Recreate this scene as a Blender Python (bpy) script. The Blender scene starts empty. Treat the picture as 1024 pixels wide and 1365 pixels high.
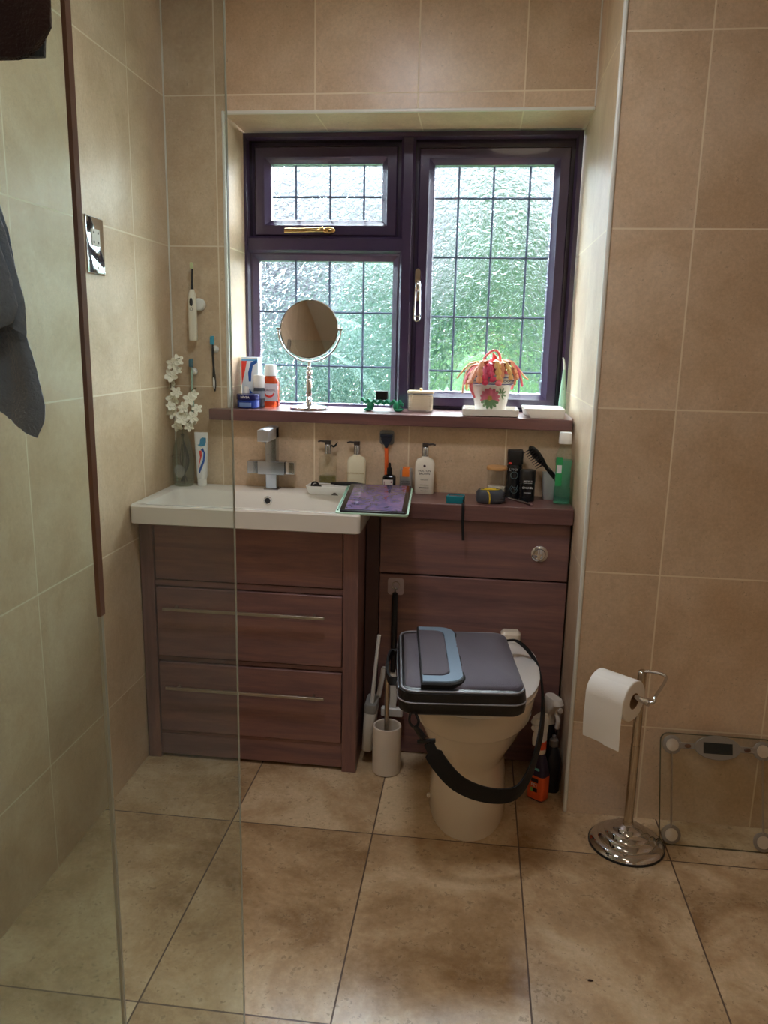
import bpy, bmesh, math, random
from mathutils import Vector, Matrix
random.seed(7)
C = bpy.context.scene.collection
R = math.radians
PI = math.pi

# ------------------------------------------------------------------ materials
def srgb(r, g, b):
    f = lambda c: (c/255/12.92) if c/255 <= .04045 else ((c/255+.055)/1.055)**2.4
    return (f(r), f(g), f(b), 1)
_M = {}
def mat(name, rgb=(200, 200, 200), rough=.5, metal=0, trans=0, ior=1.45, alpha=1, emit=None, es=1, bump=0, bscale=200, coat=0, sheen=0, var=0, vscale=20, sss=0):
    if name in _M: return _M[name]
    m = bpy.data.materials.new(name); m.use_nodes = True
    nt = m.node_tree; p = nt.nodes['Principled BSDF']
    p.inputs['Base Color'].default_value = srgb(*rgb)
    p.inputs['Roughness'].default_value = rough
    p.inputs['Metallic'].default_value = metal
    p.inputs['Transmission Weight'].default_value = trans
    p.inputs['IOR'].default_value = ior
    p.inputs['Alpha'].default_value = alpha
    p.inputs['Coat Weight'].default_value = coat
    p.inputs['Sheen Weight'].default_value = sheen
    if emit:
        p.inputs['Emission Color'].default_value = srgb(*emit); p.inputs['Emission Strength'].default_value = es
    tc = nt.nodes.new('ShaderNodeTexCoord')
    if bump:
        n = nt.nodes.new('ShaderNodeTexNoise'); n.inputs['Scale'].default_value = bscale; n.inputs['Detail'].default_value = 3
        b = nt.nodes.new('ShaderNodeBump'); b.inputs['Strength'].default_value = bump; b.inputs['Distance'].default_value = .002
        nt.links.new(tc.outputs['Object'], n.inputs['Vector']); nt.links.new(n.outputs['Fac'], b.inputs['Height'])
        nt.links.new(b.outputs['Normal'], p.inputs['Normal'])
    if var:
        n = nt.nodes.new('ShaderNodeTexNoise'); n.inputs['Scale'].default_value = vscale; n.inputs['Detail'].default_value = 4
        mx = nt.nodes.new('ShaderNodeMix'); mx.data_type = 'RGBA'
        a = srgb(*rgb); mx.inputs[6].default_value = tuple(c*(1-var) for c in a[:3])+(1,); mx.inputs[7].default_value = tuple(min(1, c*(1+var)) for c in a[:3])+(1,)
        nt.links.new(tc.outputs['Object'], n.inputs['Vector']); nt.links.new(n.outputs['Fac'], mx.inputs[0]); nt.links.new(mx.outputs[2], p.inputs['Base Color'])
    _M[name] = m
    return m

class NB:   # tiny node builder
    def __init__(s, m): s.nt = m.node_tree
    def n(s, t, **kw):
        x = s.nt.nodes.new('ShaderNode'+t)
        for k, v in kw.items(): setattr(x, k, v)
        return x
    def l(s, a, b): s.nt.links.new(a, b)
    def math(s, op, a, b=None, c=None):
        x = s.n('Math', operation=op)
        for i, v in enumerate((a, b, c)):
            if v is None: continue
            if isinstance(v, (int, float)): x.inputs[i].default_value = v
            else: s.l(v, x.inputs[i])
        return x.outputs[0]
    def mix(s, f, a, b):
        x = s.n('Mix', data_type='RGBA')
        for i, v in ((0, f), (6, a), (7, b)):
            if isinstance(v, (int, float, tuple)): x.inputs[i].default_value = v
            else: s.l(v, x.inputs[i])
        return x.outputs[2]
    def noise(s, vec, scale, detail=4, rough=.55, dist=0):
        x = s.n('TexNoise'); x.inputs['Scale'].default_value = scale; x.inputs['Detail'].default_value = detail
        x.inputs['Roughness'].default_value = rough; x.inputs['Distortion'].default_value = dist
        s.l(vec, x.inputs['Vector']); return x.outputs['Fac']
    def ramp(s, f, stops):
        x = s.n('ValToRGB'); e = x.color_ramp.elements
        while len(e) < len(stops): e.new(.5)
        for i, (p, c) in enumerate(stops): e[i].position = p; e[i].color = c
        s.l(f, x.inputs[0]); return x.outputs[0]

def tiled(name, ax, uo, uw, ay, vo, vw, base, dark, light, grout, gw, rough, mott, pits, rot=0.0):
    """tiles laid on a world grid: joints where coordinate ax = uo + k*uw and ay = vo + k*vw"""
    m = bpy.data.materials.new(name); m.use_nodes = True; b = NB(m); p = m.node_tree.nodes['Principled BSDF']
    geo = b.n('NewGeometry'); sep = b.n('SeparateXYZ'); b.l(geo.outputs['Position'], sep.inputs[0])
    def joint(a, o, w):
        t = b.math('DIVIDE', b.math('SUBTRACT', sep.outputs['XYZ'.index(a)], o), w)
        fr = b.math('SUBTRACT', t, b.math('ROUND', t))
        d = b.math('MULTIPLY', b.math('ABSOLUTE', fr), w)
        mask = b.math('LESS_THAN', d, gw/2)
        return mask, b.math('FLOOR', t)
    mu, iu = joint(ax, uo, uw)
    if ay: mv, iv = joint(ay, vo, vw)
    else: mv, iv = b.math('MULTIPLY', mu, 0), b.math('MULTIPLY', mu, 0)
    g = b.math('MAXIMUM', mu, mv)
    # every tile shifts the marbling so that no two are alike
    wn = b.n('TexWhiteNoise', noise_dimensions='2D'); cb = b.n('CombineXYZ'); b.l(iu, cb.inputs[0]); b.l(iv, cb.inputs[1]); b.l(cb.outputs[0], wn.inputs['Vector'])
    off = b.n('VectorMath', operation='SCALE'); b.l(wn.outputs['Color'], off.inputs[0]); off.inputs['Scale'].default_value = 7
    add = b.n('VectorMath', operation='ADD'); b.l(geo.outputs['Position'], add.inputs[0]); b.l(off.outputs[0], add.inputs[1])
    v = add.outputs[0]
    n1 = b.noise(v, mott, 6, .62, .4); n2 = b.noise(v, mott*9, 5, .7); n3 = b.noise(v, mott*34, 3, .6)
    col = b.ramp(n1, [(.36, srgb(*dark)), (.5, srgb(*base)), (.64, srgb(*light))])
    col = b.mix(b.math('MULTIPLY', b.math('MULTIPLY', b.math('SUBTRACT', n2, .45), 2.0), .6), col, srgb(*light))
    pit = b.math('MULTIPLY', b.math('GREATER_THAN', b.math('MULTIPLY', n2, n3), pits), .35)
    col = b.mix(pit, col, srgb(*[int(c*.62) for c in dark]))
    gr = b.n('HueSaturation'); b.l(col, gr.inputs['Color']); b.l(b.math('ADD', b.math('MULTIPLY', b.math('SUBTRACT', b.noise(v, mott*26, 4, .75), .5), .55), 1.0), gr.inputs['Value']); col = gr.outputs[0]
    tone = b.math('ADD', b.math('MULTIPLY', wn.outputs['Value'], .07), .965)
    hs = b.n('HueSaturation'); b.l(col, hs.inputs['Color']); b.l(tone, hs.inputs['Value'])
    col = b.mix(g, hs.outputs[0], srgb(*grout))
    b.l(col, p.inputs['Base Color'])
    b.l(b.math('ADD', b.math('MULTIPLY', g, .4), b.math('ADD', b.math('MULTIPLY', n2, .12), rough-.08)), p.inputs['Roughness'])
    bp = b.n('Bump'); bp.inputs['Strength'].default_value = .35; bp.inputs['Distance'].default_value = .0012
    b.l(b.math('SUBTRACT', b.math('MULTIPLY', n2, .15), g), bp.inputs['Height']); b.l(bp.outputs[0], p.inputs['Normal'])
    return m

WT = dict(base=(205, 180, 150), dark=(193, 166, 135), light=(215, 193, 165), grout=(232, 218, 192), gw=.0042, rough=.36, mott=4.5, pits=.385)
H, Z5, TW = .45, .2896, .3179
tile_left = tiled('beige_tile_left', 'Y', -.266, TW, 'Z', Z5, H, **WT)
tile_back = tiled('beige_tile_back', 'X', .4858, TW, 'Z', Z5, H, **WT)
tile_alcove = tiled('beige_tile_alcove', 'Y', -.13, TW, 'Z', Z5, H, **WT)
tile_front = tiled('beige_tile_front', 'X', 1.5399, TW, 'Z', Z5, H, **WT)
tile_top = tiled('beige_tile_reveal', 'X', .4858, TW, None, 0, 1, **WT)
tile_floor = tiled('stone_floor_tile', 'X', .7857, .4048, 'Y', -.639, .6386, base=(184, 156, 120), dark=(148, 118, 84), light=(212, 190, 156), grout=(92, 72, 54), gw=.004, rough=.26, mott=3.0, pits=.345)

def wood(name, axis, c1, c2, c3, rough=.38):
    m = bpy.data.materials.new(name); m.use_nodes = True; b = NB(m); p = m.node_tree.nodes['Principled BSDF']
    tc = b.n('TexCoord'); mp = b.n('Mapping'); b.l(tc.outputs['Object'], mp.inputs[0])
    s = [1, 1, 1]
    for i in range(3): s[i] = 1.2 if i == 'XYZ'.index(axis) else 14
    mp.inputs['Scale'].default_value = s
    n1 = b.noise(mp.outputs[0], 1.6, 6, .6, .8); n2 = b.noise(mp.outputs[0], 12, 4, .6)
    f = b.math('ADD', b.math('MULTIPLY', n1, .75), b.math('MULTIPLY', n2, .25))
    b.l(b.ramp(f, [(.33, srgb(*c1)), (.5, srgb(*c2)), (.66, srgb(*c3))]), p.inputs['Base Color'])
    p.inputs['Roughness'].default_value = rough
    return m
W1, W2, W3 = (104, 78, 78), (128, 94, 90), (148, 108, 98)
wood_h = wood('walnut_horizontal', 'X', W1, W2, W3)
wood_v = wood('walnut_vertical', 'Z', W1, W2, W3)
wood_sill = wood('walnut_sill', 'X', (88, 60, 62), (106, 74, 72), (124, 86, 80), .3)

frame_m = mat('dark_window_frame', (58, 46, 72), .22, bump=.1, bscale=90, coat=.3)
white_cer = mat('white_ceramic', (232, 228, 220), .12, coat=.4)
cream_cer = mat('toilet_ceramic', (232, 220, 200), .14, coat=.4)
white_pl = mat('white_plastic', (232, 232, 228), .35)
grey_pl = mat('grey_plastic', (140, 138, 132), .45)
black_pl = mat('black_plastic', (20, 20, 22), .35)
chrome = mat('polished_chrome', (215, 216, 220), .07, 1)
brushed = mat('brushed_steel', (190, 184, 174), .3, 1)
satin = mat('satin_chrome', (178, 182, 190), .2, 1)
brass = mat('brushed_brass', (196, 164, 110), .22, 1)
trim_m = mat('white_tile_trim', (226, 226, 218), .3)
paint = mat('ceiling_paint', (226, 222, 214), .7)
lead_m = mat('lead_strip', (84, 98, 124), .5, .1)
paper = mat('white_paper', (240, 238, 232), .8, bump=.2, bscale=300)
card = mat('cardboard_core', (150, 118, 88), .8)
clear = mat('clear_glass', (246, 250, 248), .02, trans=1, ior=1.45)
clear_pl = mat('clear_plastic', (245, 246, 244), .05, trans=1, ior=1.3)

def screen_glass():
    """thin shower glass: mostly see-through, faint green, a film of haze and a mirror sheen at a slant"""
    m = bpy.data.materials.new('shower_glass'); m.use_nodes = True; b = NB(m); nt = m.node_tree
    nt.nodes.remove(nt.nodes['Principled BSDF']); out = nt.nodes['Material Output']
    tr = b.n('BsdfTransparent'); tr.inputs[0].default_value = (.905, .94, .915, 1)
    gl = b.n('BsdfGlossy'); gl.inputs['Roughness'].default_value = .0; gl.inputs[0].default_value = (1, 1, 1, 1)
    df = b.n('BsdfTranslucent'); df.inputs[0].default_value = (.80, .86, .82, 1)
    df2 = b.n('BsdfDiffuse'); df2.inputs[0].default_value = (.80, .86, .82, 1)
    fr = b.n('Fresnel'); fr.inputs['IOR'].default_value = 1.48
    ha = b.n('MixShader'); ha.inputs[0].default_value = .5; b.l(df.outputs[0], ha.inputs[1]); b.l(df2.outputs[0], ha.inputs[2])
    m1 = b.n('MixShader'); m1.inputs[0].default_value = .018; b.l(tr.outputs[0], m1.inputs[1]); b.l(ha.outputs[0], m1.inputs[2])
    ge = b.n('NewGeometry'); ff = b.math('MULTIPLY', fr.outputs[0], b.math('SUBTRACT', 1, ge.outputs['Backfacing']))
    m2 = b.n('MixShader'); b.l(ff, m2.inputs[0]); b.l(m1.outputs[0], m2.inputs[1]); b.l(gl.outputs[0], m2.inputs[2])
    b.l(m2.outputs[0], out.inputs['Surface']); return m
shower_m = screen_glass()

def thin_clear(name, rgb, haze=.03):
    m = bpy.data.materials.new(name); m.use_nodes = True; b = NB(m); nt = m.node_tree
    nt.nodes.remove(nt.nodes['Principled BSDF']); out = nt.nodes['Material Output']
    tr = b.n('BsdfTransparent'); tr.inputs[0].default_value = (*rgb, 1)
    gl = b.n('BsdfGlossy'); gl.inputs['Roughness'].default_value = .03
    df = b.n('BsdfDiffuse'); df.inputs[0].default_value = (.85, .88, .86, 1)
    fr = b.n('Fresnel'); fr.inputs['IOR'].default_value = 1.5; ge = b.n('NewGeometry')
    ff = b.math('MULTIPLY', fr.outputs[0], b.math('SUBTRACT', 1, ge.outputs['Backfacing']))
    m1 = b.n('MixShader'); m1.inputs[0].default_value = haze; b.l(tr.outputs[0], m1.inputs[1]); b.l(df.outputs[0], m1.inputs[2])
    m2 = b.n('MixShader'); b.l(ff, m2.inputs[0]); b.l(m1.outputs[0], m2.inputs[1]); b.l(gl.outputs[0], m2.inputs[2])
    b.l(m2.outputs[0], out.inputs['Surface']); _M[name] = m; return m
thin_clear('vase_glass', (.88, .90, .86), .025); thin_clear('jar_glass', (.97, .97, .96)); thin_clear('clear_bottle', (.96, .96, .93)); thin_clear('clear_green_bottle', (.93, .98, .95))
clear_pl = thin_clear('clear_acrylic', (.97, .97, .96), .05)
def obscure_glass():
    """rippled obscured window glass: refracts the garden through a wavy surface; some light passes straight, some is scattered"""
    m = bpy.data.materials.new('rippled_obscure_glass'); m.use_nodes = True; b = NB(m); nt = m.node_tree
    nt.nodes.remove(nt.nodes['Principled BSDF']); out = nt.nodes['Material Output']
    tc = b.n('TexCoord')
    v = b.n('TexVoronoi', feature='SMOOTH_F1'); v.inputs['Scale'].default_value = 62; v.inputs['Smoothness'].default_value = .7
    nz = b.n('TexNoise'); nz.inputs['Scale'].default_value = 30; nz.inputs['Detail'].default_value = 2; nz.inputs['Distortion'].default_value = 1.5
    b.l(tc.outputs['Object'], nz.inputs['Vector'])
    ad = b.n('VectorMath', operation='MULTIPLY_ADD'); b.l(nz.outputs['Color'], ad.inputs[0]); ad.inputs[1].default_value = (.035, .035, .035); b.l(tc.outputs['Object'], ad.inputs[2])
    b.l(ad.outputs[0], v.inputs['Vector'])
    hgt = b.math('ADD', b.math('MULTIPLY', v.outputs['Distance'], 1.0), b.math('MULTIPLY', nz.outputs['Fac'], .8))
    bp = b.n('Bump'); bp.inputs['Strength'].default_value = 1; bp.inputs['Distance'].default_value = .0046
    b.l(hgt, bp.inputs['Height'])
    rf = b.n('BsdfRefraction'); rf.inputs['IOR'].default_value = 1.35; rf.inputs['Roughness'].default_value = .03; rf.inputs[0].default_value = (.93, .98, .99, 1)
    b.l(bp.outputs[0], rf.inputs['Normal'])
    tr = b.n('BsdfTransparent'); tr.inputs[0].default_value = (.93, .98, .99, 1)
    tl = b.n('BsdfTranslucent'); tl.inputs[0].default_value = (.80, .92, .97, 1); b.l(bp.outputs[0], tl.inputs['Normal'])
    gl = b.n('BsdfGlossy'); gl.inputs['Roughness'].default_value = .12; b.l(bp.outputs[0], gl.inputs['Normal'])
    m1 = b.n('MixShader'); m1.inputs[0].default_value = .42; b.l(rf.outputs[0], m1.inputs[1]); b.l(tr.outputs[0], m1.inputs[2])
    m2 = b.n('MixShader'); m2.inputs[0].default_value = .0; b.l(m1.outputs[0], m2.inputs[1]); b.l(tl.outputs[0], m2.inputs[2])
    m3 = b.n('MixShader'); m3.inputs[0].default_value = .06; b.l(m2.outputs[0], m3.inputs[1]); b.l(gl.outputs[0], m3.inputs[2])
    b.l(m3.outputs[0], out.inputs['Surface']); return m
obscure_m = obscure_glass()

# ------------------------------------------------------------------ mesh helpers
def quads(bm, a, b):
    n = len(a)
    for i in range(n): bm.faces.new((a[i], a[(i+1) % n], b[(i+1) % n], b[i]))
def box(bm, x0, x1, y0, y1, z0, z1, mi=0):
    v = [bm.verts.new(p) for p in ((x0,y0,z0),(x1,y0,z0),(x1,y1,z0),(x0,y1,z0),(x0,y0,z1),(x1,y0,z1),(x1,y1,z1),(x0,y1,z1))]
    fs = []
    for f in ((0,3,2,1),(4,5,6,7),(0,1,5,4),(1,2,6,5),(2,3,7,6),(3,0,4,7)):
        g = bm.faces.new([v[i] for i in f]); g.material_index = mi; fs.append(g)
    return v, fs
def loft(bm, loops, cap0=True, cap1=True, closed=False):
    vs = [[bm.verts.new(p) for p in L] for L in loops]
    for a, b in zip(vs, vs[1:]): quads(bm, a, b)
    if closed: quads(bm, vs[-1], vs[0])
    else:
        if cap0: bm.faces.new(list(reversed(vs[0])))
        if cap1: bm.faces.new(vs[-1])
    return vs
def rr(w, d, r, z, n=5, cx=0, cy=0):
    """rounded rectangle loop"""
    r = min(r, w/2-1e-5, d/2-1e-5); out = []
    for qx, qy, a0 in ((1, 1, 0), (-1, 1, 90), (-1, -1, 180), (1, -1, 270)):
        for i in range(n+1):
            a = R(a0+90*i/n); out.append((cx+qx*(w/2-r)+r*math.cos(a), cy+qy*(d/2-r)+r*math.sin(a), z))
    return out
def rbox(bm, w, d, z0, z1, r=.004, e=.0015, cx=0, cy=0, n=4):
    loft(bm, [rr(w-2*e, d-2*e, max(r-e, 1e-4), z0, n, cx, cy), rr(w, d, r, z0+e, n, cx, cy), rr(w, d, r, z1-e, n, cx, cy), rr(w-2*e, d-2*e, max(r-e, 1e-4), z1, n, cx, cy)])
def circ(r, z, n=32, cx=0, cy=0, sy=1): return [(cx+r*math.cos(2*PI*i/n), cy+sy*r*math.sin(2*PI*i/n), z) for i in range(n)]
def lathe(bm, prof, n=32, cx=0, cy=0, sy=1): loft(bm, [circ(max(r, 1e-5), z, n, cx, cy, sy) for r, z in prof])
def smoothpath(pts, k=8):
    P = [Vector(p) for p in pts]; P = [P[0]*2-P[1]]+P+[P[-1]*2-P[-2]]; out = []
    for i in range(1, len(P)-2):
        for j in range(k):
            t = j/k; a, b, c, d = P[i-1:i+3]
            out.append(.5*((2*b)+(c-a)*t+(2*a-5*b+4*c-d)*t*t+(3*b-a-3*c+d)*t**3))
    out.append(P[-2]); return out
def tube(bm, pts, rad, n=10, k=0, flat=None, up=None):
    """tube (round) along pts; flat=(w,t) makes a strap section; up = its normal hint"""
    P = smoothpath(pts, k) if k else [Vector(p) for p in pts]
    N = len(P); loops = []; prev = None
    for i, p in enumerate(P):
        t = (P[min(i+1, N-1)]-P[max(i-1, 0)]).normalized()
        if up is not None:
            s = t.cross(Vector(up)); s = s.normalized() if s.length > 1e-4 else prev
            u = s.cross(t)
        elif prev is None:
            s = t.cross(Vector((0, 0, 1)) if abs(t.z) < .9 else Vector((1, 0, 0))).normalized(); u = s.cross(t)
        else:
            s = (prev-t*prev.dot(t)).normalized(); u = s.cross(t)
        prev = s
        r = rad[min(len(rad)-1, int(i*len(rad)/N))] if isinstance(rad, (list, tuple)) and not k else (rad if not isinstance(rad, (list, tuple)) else None)
        if r is None:
            f = i/(N-1)*(len(rad)-1); a = int(min(f, len(rad)-2)); r = rad[a]+(rad[a+1]-rad[a])*(f-a)
        if flat:
            w, h = flat
            loops.append([p+s*x*w/2+u*y*h/2 for x, y in ((-1, -1), (1, -1), (1, 1), (-1, 1))])
        else: loops.append([p+(s*math.cos(2*PI*j/n)+u*math.sin(2*PI*j/n))*r for j in range(n)])
    loft(bm, loops)
def torus(bm, R1, r, plane='xz', c=(0, 0, 0), n=48, m=10):
    loops = []
    for i in range(n):
        a = 2*PI*i/n; L = []
        for j in range(m):
            b = 2*PI*j/m; q = R1+r*math.cos(b); x, y, z = q*math.cos(a), q*math.sin(a), r*math.sin(b)
            p = {'xz': (x, z, y), 'xy': (x, y, z), 'yz': (z, x, y)}[plane]; L.append((c[0]+p[0], c[1]+p[1], c[2]+p[2]))
        loops.append(L)
    loft(bm, loops, closed=True)
def prism(bm, poly, y0, y1, plane='xz'):
    """extrude a polygon through a thickness"""
    f = (lambda p, t: (p[0], t, p[1])) if plane == 'xz' else ((lambda p, t: (p[0], p[1], t)) if plane == 'xy' else (lambda p, t: (t, p[0], p[1])))
    loft(bm, [[f(p, y0) for p in poly], [f(p, y1) for p in poly]])
def ell(bm, c, r, n=12, m=8):
    loops = []
    for i in range(1, m):
        a = PI*i/m; loops.append([(c[0]+r[0]*math.sin(a)*math.cos(2*PI*j/n), c[1]+r[1]*math.sin(a)*math.sin(2*PI*j/n), c[2]-r[2]*math.cos(a)) for j in range(n)])
    loft(bm, loops)
def xf(bm, M, start=0):
    bm.verts.ensure_lookup_table()
    for v in bm.verts[start:]: v.co = M @ v.co

def obj(name, fn, m, parent=None, loc=None, rot=None, smooth=40, bev=0, sub=0, **props):
    bm = bmesh.new(); fn(bm)
    bmesh.ops.recalc_face_normals(bm, faces=bm.faces)
    me = bpy.data.meshes.new(name); bm.to_mesh(me); bm.free()
    for x in (m if isinstance(m, (list, tuple)) else [m]): me.materials.append(x)
    if smooth: me.shade_smooth(); me.set_sharp_from_angle(angle=R(smooth))
    o = bpy.data.objects.new(name, me); C.objects.link(o)
    if parent: o.parent = parent
    if loc: o.location = loc
    if rot: o.rotation_euler = [R(a) for a in rot]
    if bev:
        b = o.modifiers.new('bevel', 'BEVEL'); b.width = bev; b.segments = 2; b.limit_method = 'ANGLE'; b.angle_limit = R(40)
    if sub:
        b = o.modifiers.new('sub', 'SUBSURF'); b.levels = b.render_levels = sub
    for k, v in props.items(): o[k] = v
    return o
def thing(name, label, cat, loc=(0, 0, 0), rz=0, group=None, rot=None):
    o = bpy.data.objects.new(name, None); o.empty_display_size = .05; C.objects.link(o); o.location = loc
    o.rotation_euler = [R(a) for a in rot] if rot else (0, 0, R(rz)); o['label'] = label; o['category'] = cat
    if group: o['group'] = group
    return o
def tag(o, label, cat, group=None):
    o['label'] = label; o['category'] = cat
    if group: o['group'] = group
    return o
def struct(name, fn, m, **k): return obj(name, fn, m, kind='structure', **k)
def text(s, size, m, parent, loc, rot=(90, 0, 0), name='lettering', ext=.0002, bold=0, align='CENTER'):
    c = bpy.data.curves.new(name, 'FONT'); c.body = s; c.size = size; c.extrude = ext; c.align_x = align; c.align_y = 'CENTER'; c.offset = bold
    c.materials.append(m); tmp = bpy.data.objects.new('t', c); C.objects.link(tmp); bpy.context.view_layer.update()
    me = bpy.data.meshes.new_from_object(tmp.evaluated_get(bpy.context.evaluated_depsgraph_get())); bpy.data.objects.remove(tmp); bpy.data.curves.remove(c)
    me.name = name; o = bpy.data.objects.new(name, me); C.objects.link(o); o.parent = parent
    o.location = loc; o.rotation_euler = [R(a) for a in rot]; return o

# ================================================================== SETTING
WX, RY = 1.332, -.448           # alcove width, depth of the boxed wall on the right
OX, OT, OB = .197, 2.035, 1.083 # window opening left, top, bottom
struct('floor', lambda b: box(b, -.1, 2.75, -3.5, .35, -.06, 0), tile_floor, smooth=0)
struct('ceiling', lambda b: box(b, -.1, 2.75, -3.5, .35, 2.45, 2.5), paint, smooth=0)
struct('wall_left', lambda b: box(b, -.1, 0, -3.5, .3, 0, 2.45), tile_left, smooth=0)
def wback(b):
    box(b, 0, OX, 0, .3, 0, 2.45); box(b, OX, WX, 0, .3, 0, OB)
    box(b, OX, WX, 0, .3, OT, 2.45)
    for f in b.faces:
        n = f.normal if f.normal.length else f.normal; f.normal_update(); c = f.calc_center_median()
        if abs(f.normal.z) > .9 and abs(c.z-OT) < .01: f.material_index = 1
        if abs(f.normal.x) > .9: f.material_index = 2
struct('wall_back', wback, [tile_back, tile_top, tile_alcove], smooth=0)
def wright(b):
    v, fs = box(b, WX, 2.75, RY, .3, 0, 2.45)
    for f in fs:
        f.normal_update()
        if abs(f.normal.x) > .9: f.material_index = 1
struct('wall_right', wright, [tile_front, tile_alcove], smooth=0)
struct('wall_far_right', lambda b: box(b, 2.65, 2.75, -3.5, RY, 0, 2.45), tile_left, smooth=0)
struct('wall_rear', lambda b: (box(b, 0, 1.1, -3.5, -3.4, 0, 2.45), box(b, 1.1, 1.95, -3.5, -3.4, 2.03, 2.45), box(b, 1.95, 2.65, -3.5, -3.4, 0, 2.45)), tile_back, smooth=0)
struct('door_1', lambda b: (box(b, 1.13, 1.92, -3.48, -3.44, .01, 2.0), box(b, 1.25, 1.8, -3.438, -3.43, 1.1, 1.85), box(b, 1.25, 1.8, -3.438, -3.43, .2, .95)), mat('door_paint', (232, 230, 224), .5), bev=.004)
def door_trim(b):
    for x0, x1, z0, z1 in ((1.06, 1.13, 0, 2.08), (1.92, 1.99, 0, 2.08), (1.13, 1.92, 2.01, 2.08)): box(b, x0, x1, -3.4, -3.385, z0, z1)
struct('trim_3', door_trim, mat('door_paint'), bev=.003)
# white plastic edge trims
def lshape(b):
    box(b, WX-.004, WX+.008, RY-.003, RY+.009, 0, 2.45)
struct('trim_1', lshape, trim_m, bev=.004)
def wtrim(b):
    box(b, OX-.009, OX+.001, -.004, .008, 1.119, OT+.009); box(b, OX+.001, WX-.001, -.004, .008, OT-.001, OT+.009)
struct('trim_2', wtrim, trim_m, bev=.003)
# silicone bead in the corners
struct('trim_4', lambda b: (box(b, 0, .004, -.004, 0, .86, 2.45), box(b, WX-.004, WX, -.004, 0, OT+.01, 2.45)), trim_m)
# sill board
struct('trim_5', lambda b: (box(b, .137, WX-.006, -.045, -.0, 1.083, 1.119), box(b, OX+.002, WX-.001, .0, .21, 1.083, 1.119)), wood_sill, bev=.002)

# ---- window
FY = .2
win = bpy.data.objects.new('window_1', None); C.objects.link(win); win['kind'] = 'structure'; win.location = (.75, FY, 1.119)
def wobj(name, fn, m, par=None, **k):
    o = obj(name, fn, m, par or win, **k)
    o.location = (-.75, -FY, -1.119) if par is None else (0, 0, 0)
    return o
def ring(b, x0, x1, z0, z1, prof):
    """mitred rectangle of profile points (inset, y)"""
    loops = [[(x0+i, y, z0+i), (x1-i, y, z0+i), (x1-i, y, z1-i), (x0+i, y, z1-i)] for i, y in prof]
    loft(b, loops, closed=True)
def main_frame(b):
    ring(b, .192, 1.326, 1.085, 2.028, [(0, FY+.07), (0, FY), (.014, FY), (.022, FY+.012), (.022, FY+.07)])
    def bar(x0, x1, z0, z1, vert, g=.009):
        if vert: loft(b, [[(x0-g, FY+.07, z), (x0-g, FY+.012, z), (x0, FY, z), (x1, FY, z), (x1+g, FY+.012, z), (x1+g, FY+.07, z)] for z in (z0, z1)])
        else: loft(b, [[(x, FY+.07, z0-g), (x, FY+.012, z0-g), (x, FY, z0), (x, FY, z1), (x, FY+.012, z1+g), (x, FY+.07, z1+g)] for x in (x0, x1)])
    ring(b, .212, .742, 1.68, 2.008, [(0, FY+.07), (0, FY+.045), (.034, FY+.045), (.034, FY+.07)])
    ring(b, .778, 1.306, 1.10, 2.008, [(0, FY+.07), (0, FY+.045), (.036, FY+.045), (.036, FY+.07)])
    bar(.745, .775, 1.10, 2.01, True)
    bar(.21, .747, 1.652, 1.69, False)
wobj('frame', main_frame, frame_m, smooth=20)
def fixed_bead(b): ring(b, .214, .739, 1.10, 1.645, [(0, FY+.05), (0, FY+.014), (.008, FY+.012), (.026, FY+.03), (.028, FY+.05)])
wobj('glazing_bead', fixed_bead, frame_m, smooth=20)
SP = lambda w, bw: [(0, FY+.046), (0, FY+.016), (.004, FY+.010), (w, FY+.010), (w+.004, FY+.015), (w+bw-.003, FY+.03), (w+bw, FY+.055)]
s1 = wobj('casement', lambda b: ring(b, .232, .724, 1.70, 1.988, SP(.034, .022)), frame_m, smooth=20)
s2 = wobj('casement', lambda b: ring(b, .796, 1.292, 1.128, 1.981, SP(.033, .021)), frame_m, smooth=20)
def pane(x0, x1, z0, z1, vs, hs, par=None):
    cx, cz = (x0+x1)/2, (z0+z1)/2
    p = wobj('pane', lambda b: box(b, x0-.004, x1+.004, FY+.036, FY+.042, z0-.004, z1+.004), obscure_m, par, smooth=0)
    def leads(b):
        for x in vs:
            loft(b, [[(x+(-.0034-random.uniform(0, .0006)), FY+.0365, z), (x-.001, FY+.034, z), (x+.001, FY+.034, z), (x+.0034+random.uniform(0, .0006), FY+.0365, z)] for z in [z0+(z1-z0)*i/30 for i in range(31)]])
        for z in hs:
            loft(b, [[(x, FY+.0365, z-.0034-random.uniform(0, .0006)), (x, FY+.034, z-.001), (x, FY+.034, z+.001), (x, FY+.0365, z+.0034+random.uniform(0, .0006))] for x in [x0+(x1-x0)*i/30 for i in range(31)]])
        for x in vs:
            for z in hs: box(b, x-.004, x+.004, FY+.0335, FY+.0365, z-.004, z+.004)
    l = obj('lead_strips', leads, lead_m, p)
    return p
pane(.241, .712, 1.128, 1.618, [.370, .490, .610], [1.446, 1.259])
p1 = pane(.288, .668, 1.756, 1.932, [.371, .491, .608], [1.830], s1)
p2 = pane(.850, 1.238, 1.182, 1.927, [.929, 1.045, 1.165], [1.826, 1.635, 1.438, 1.253], s2)
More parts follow.
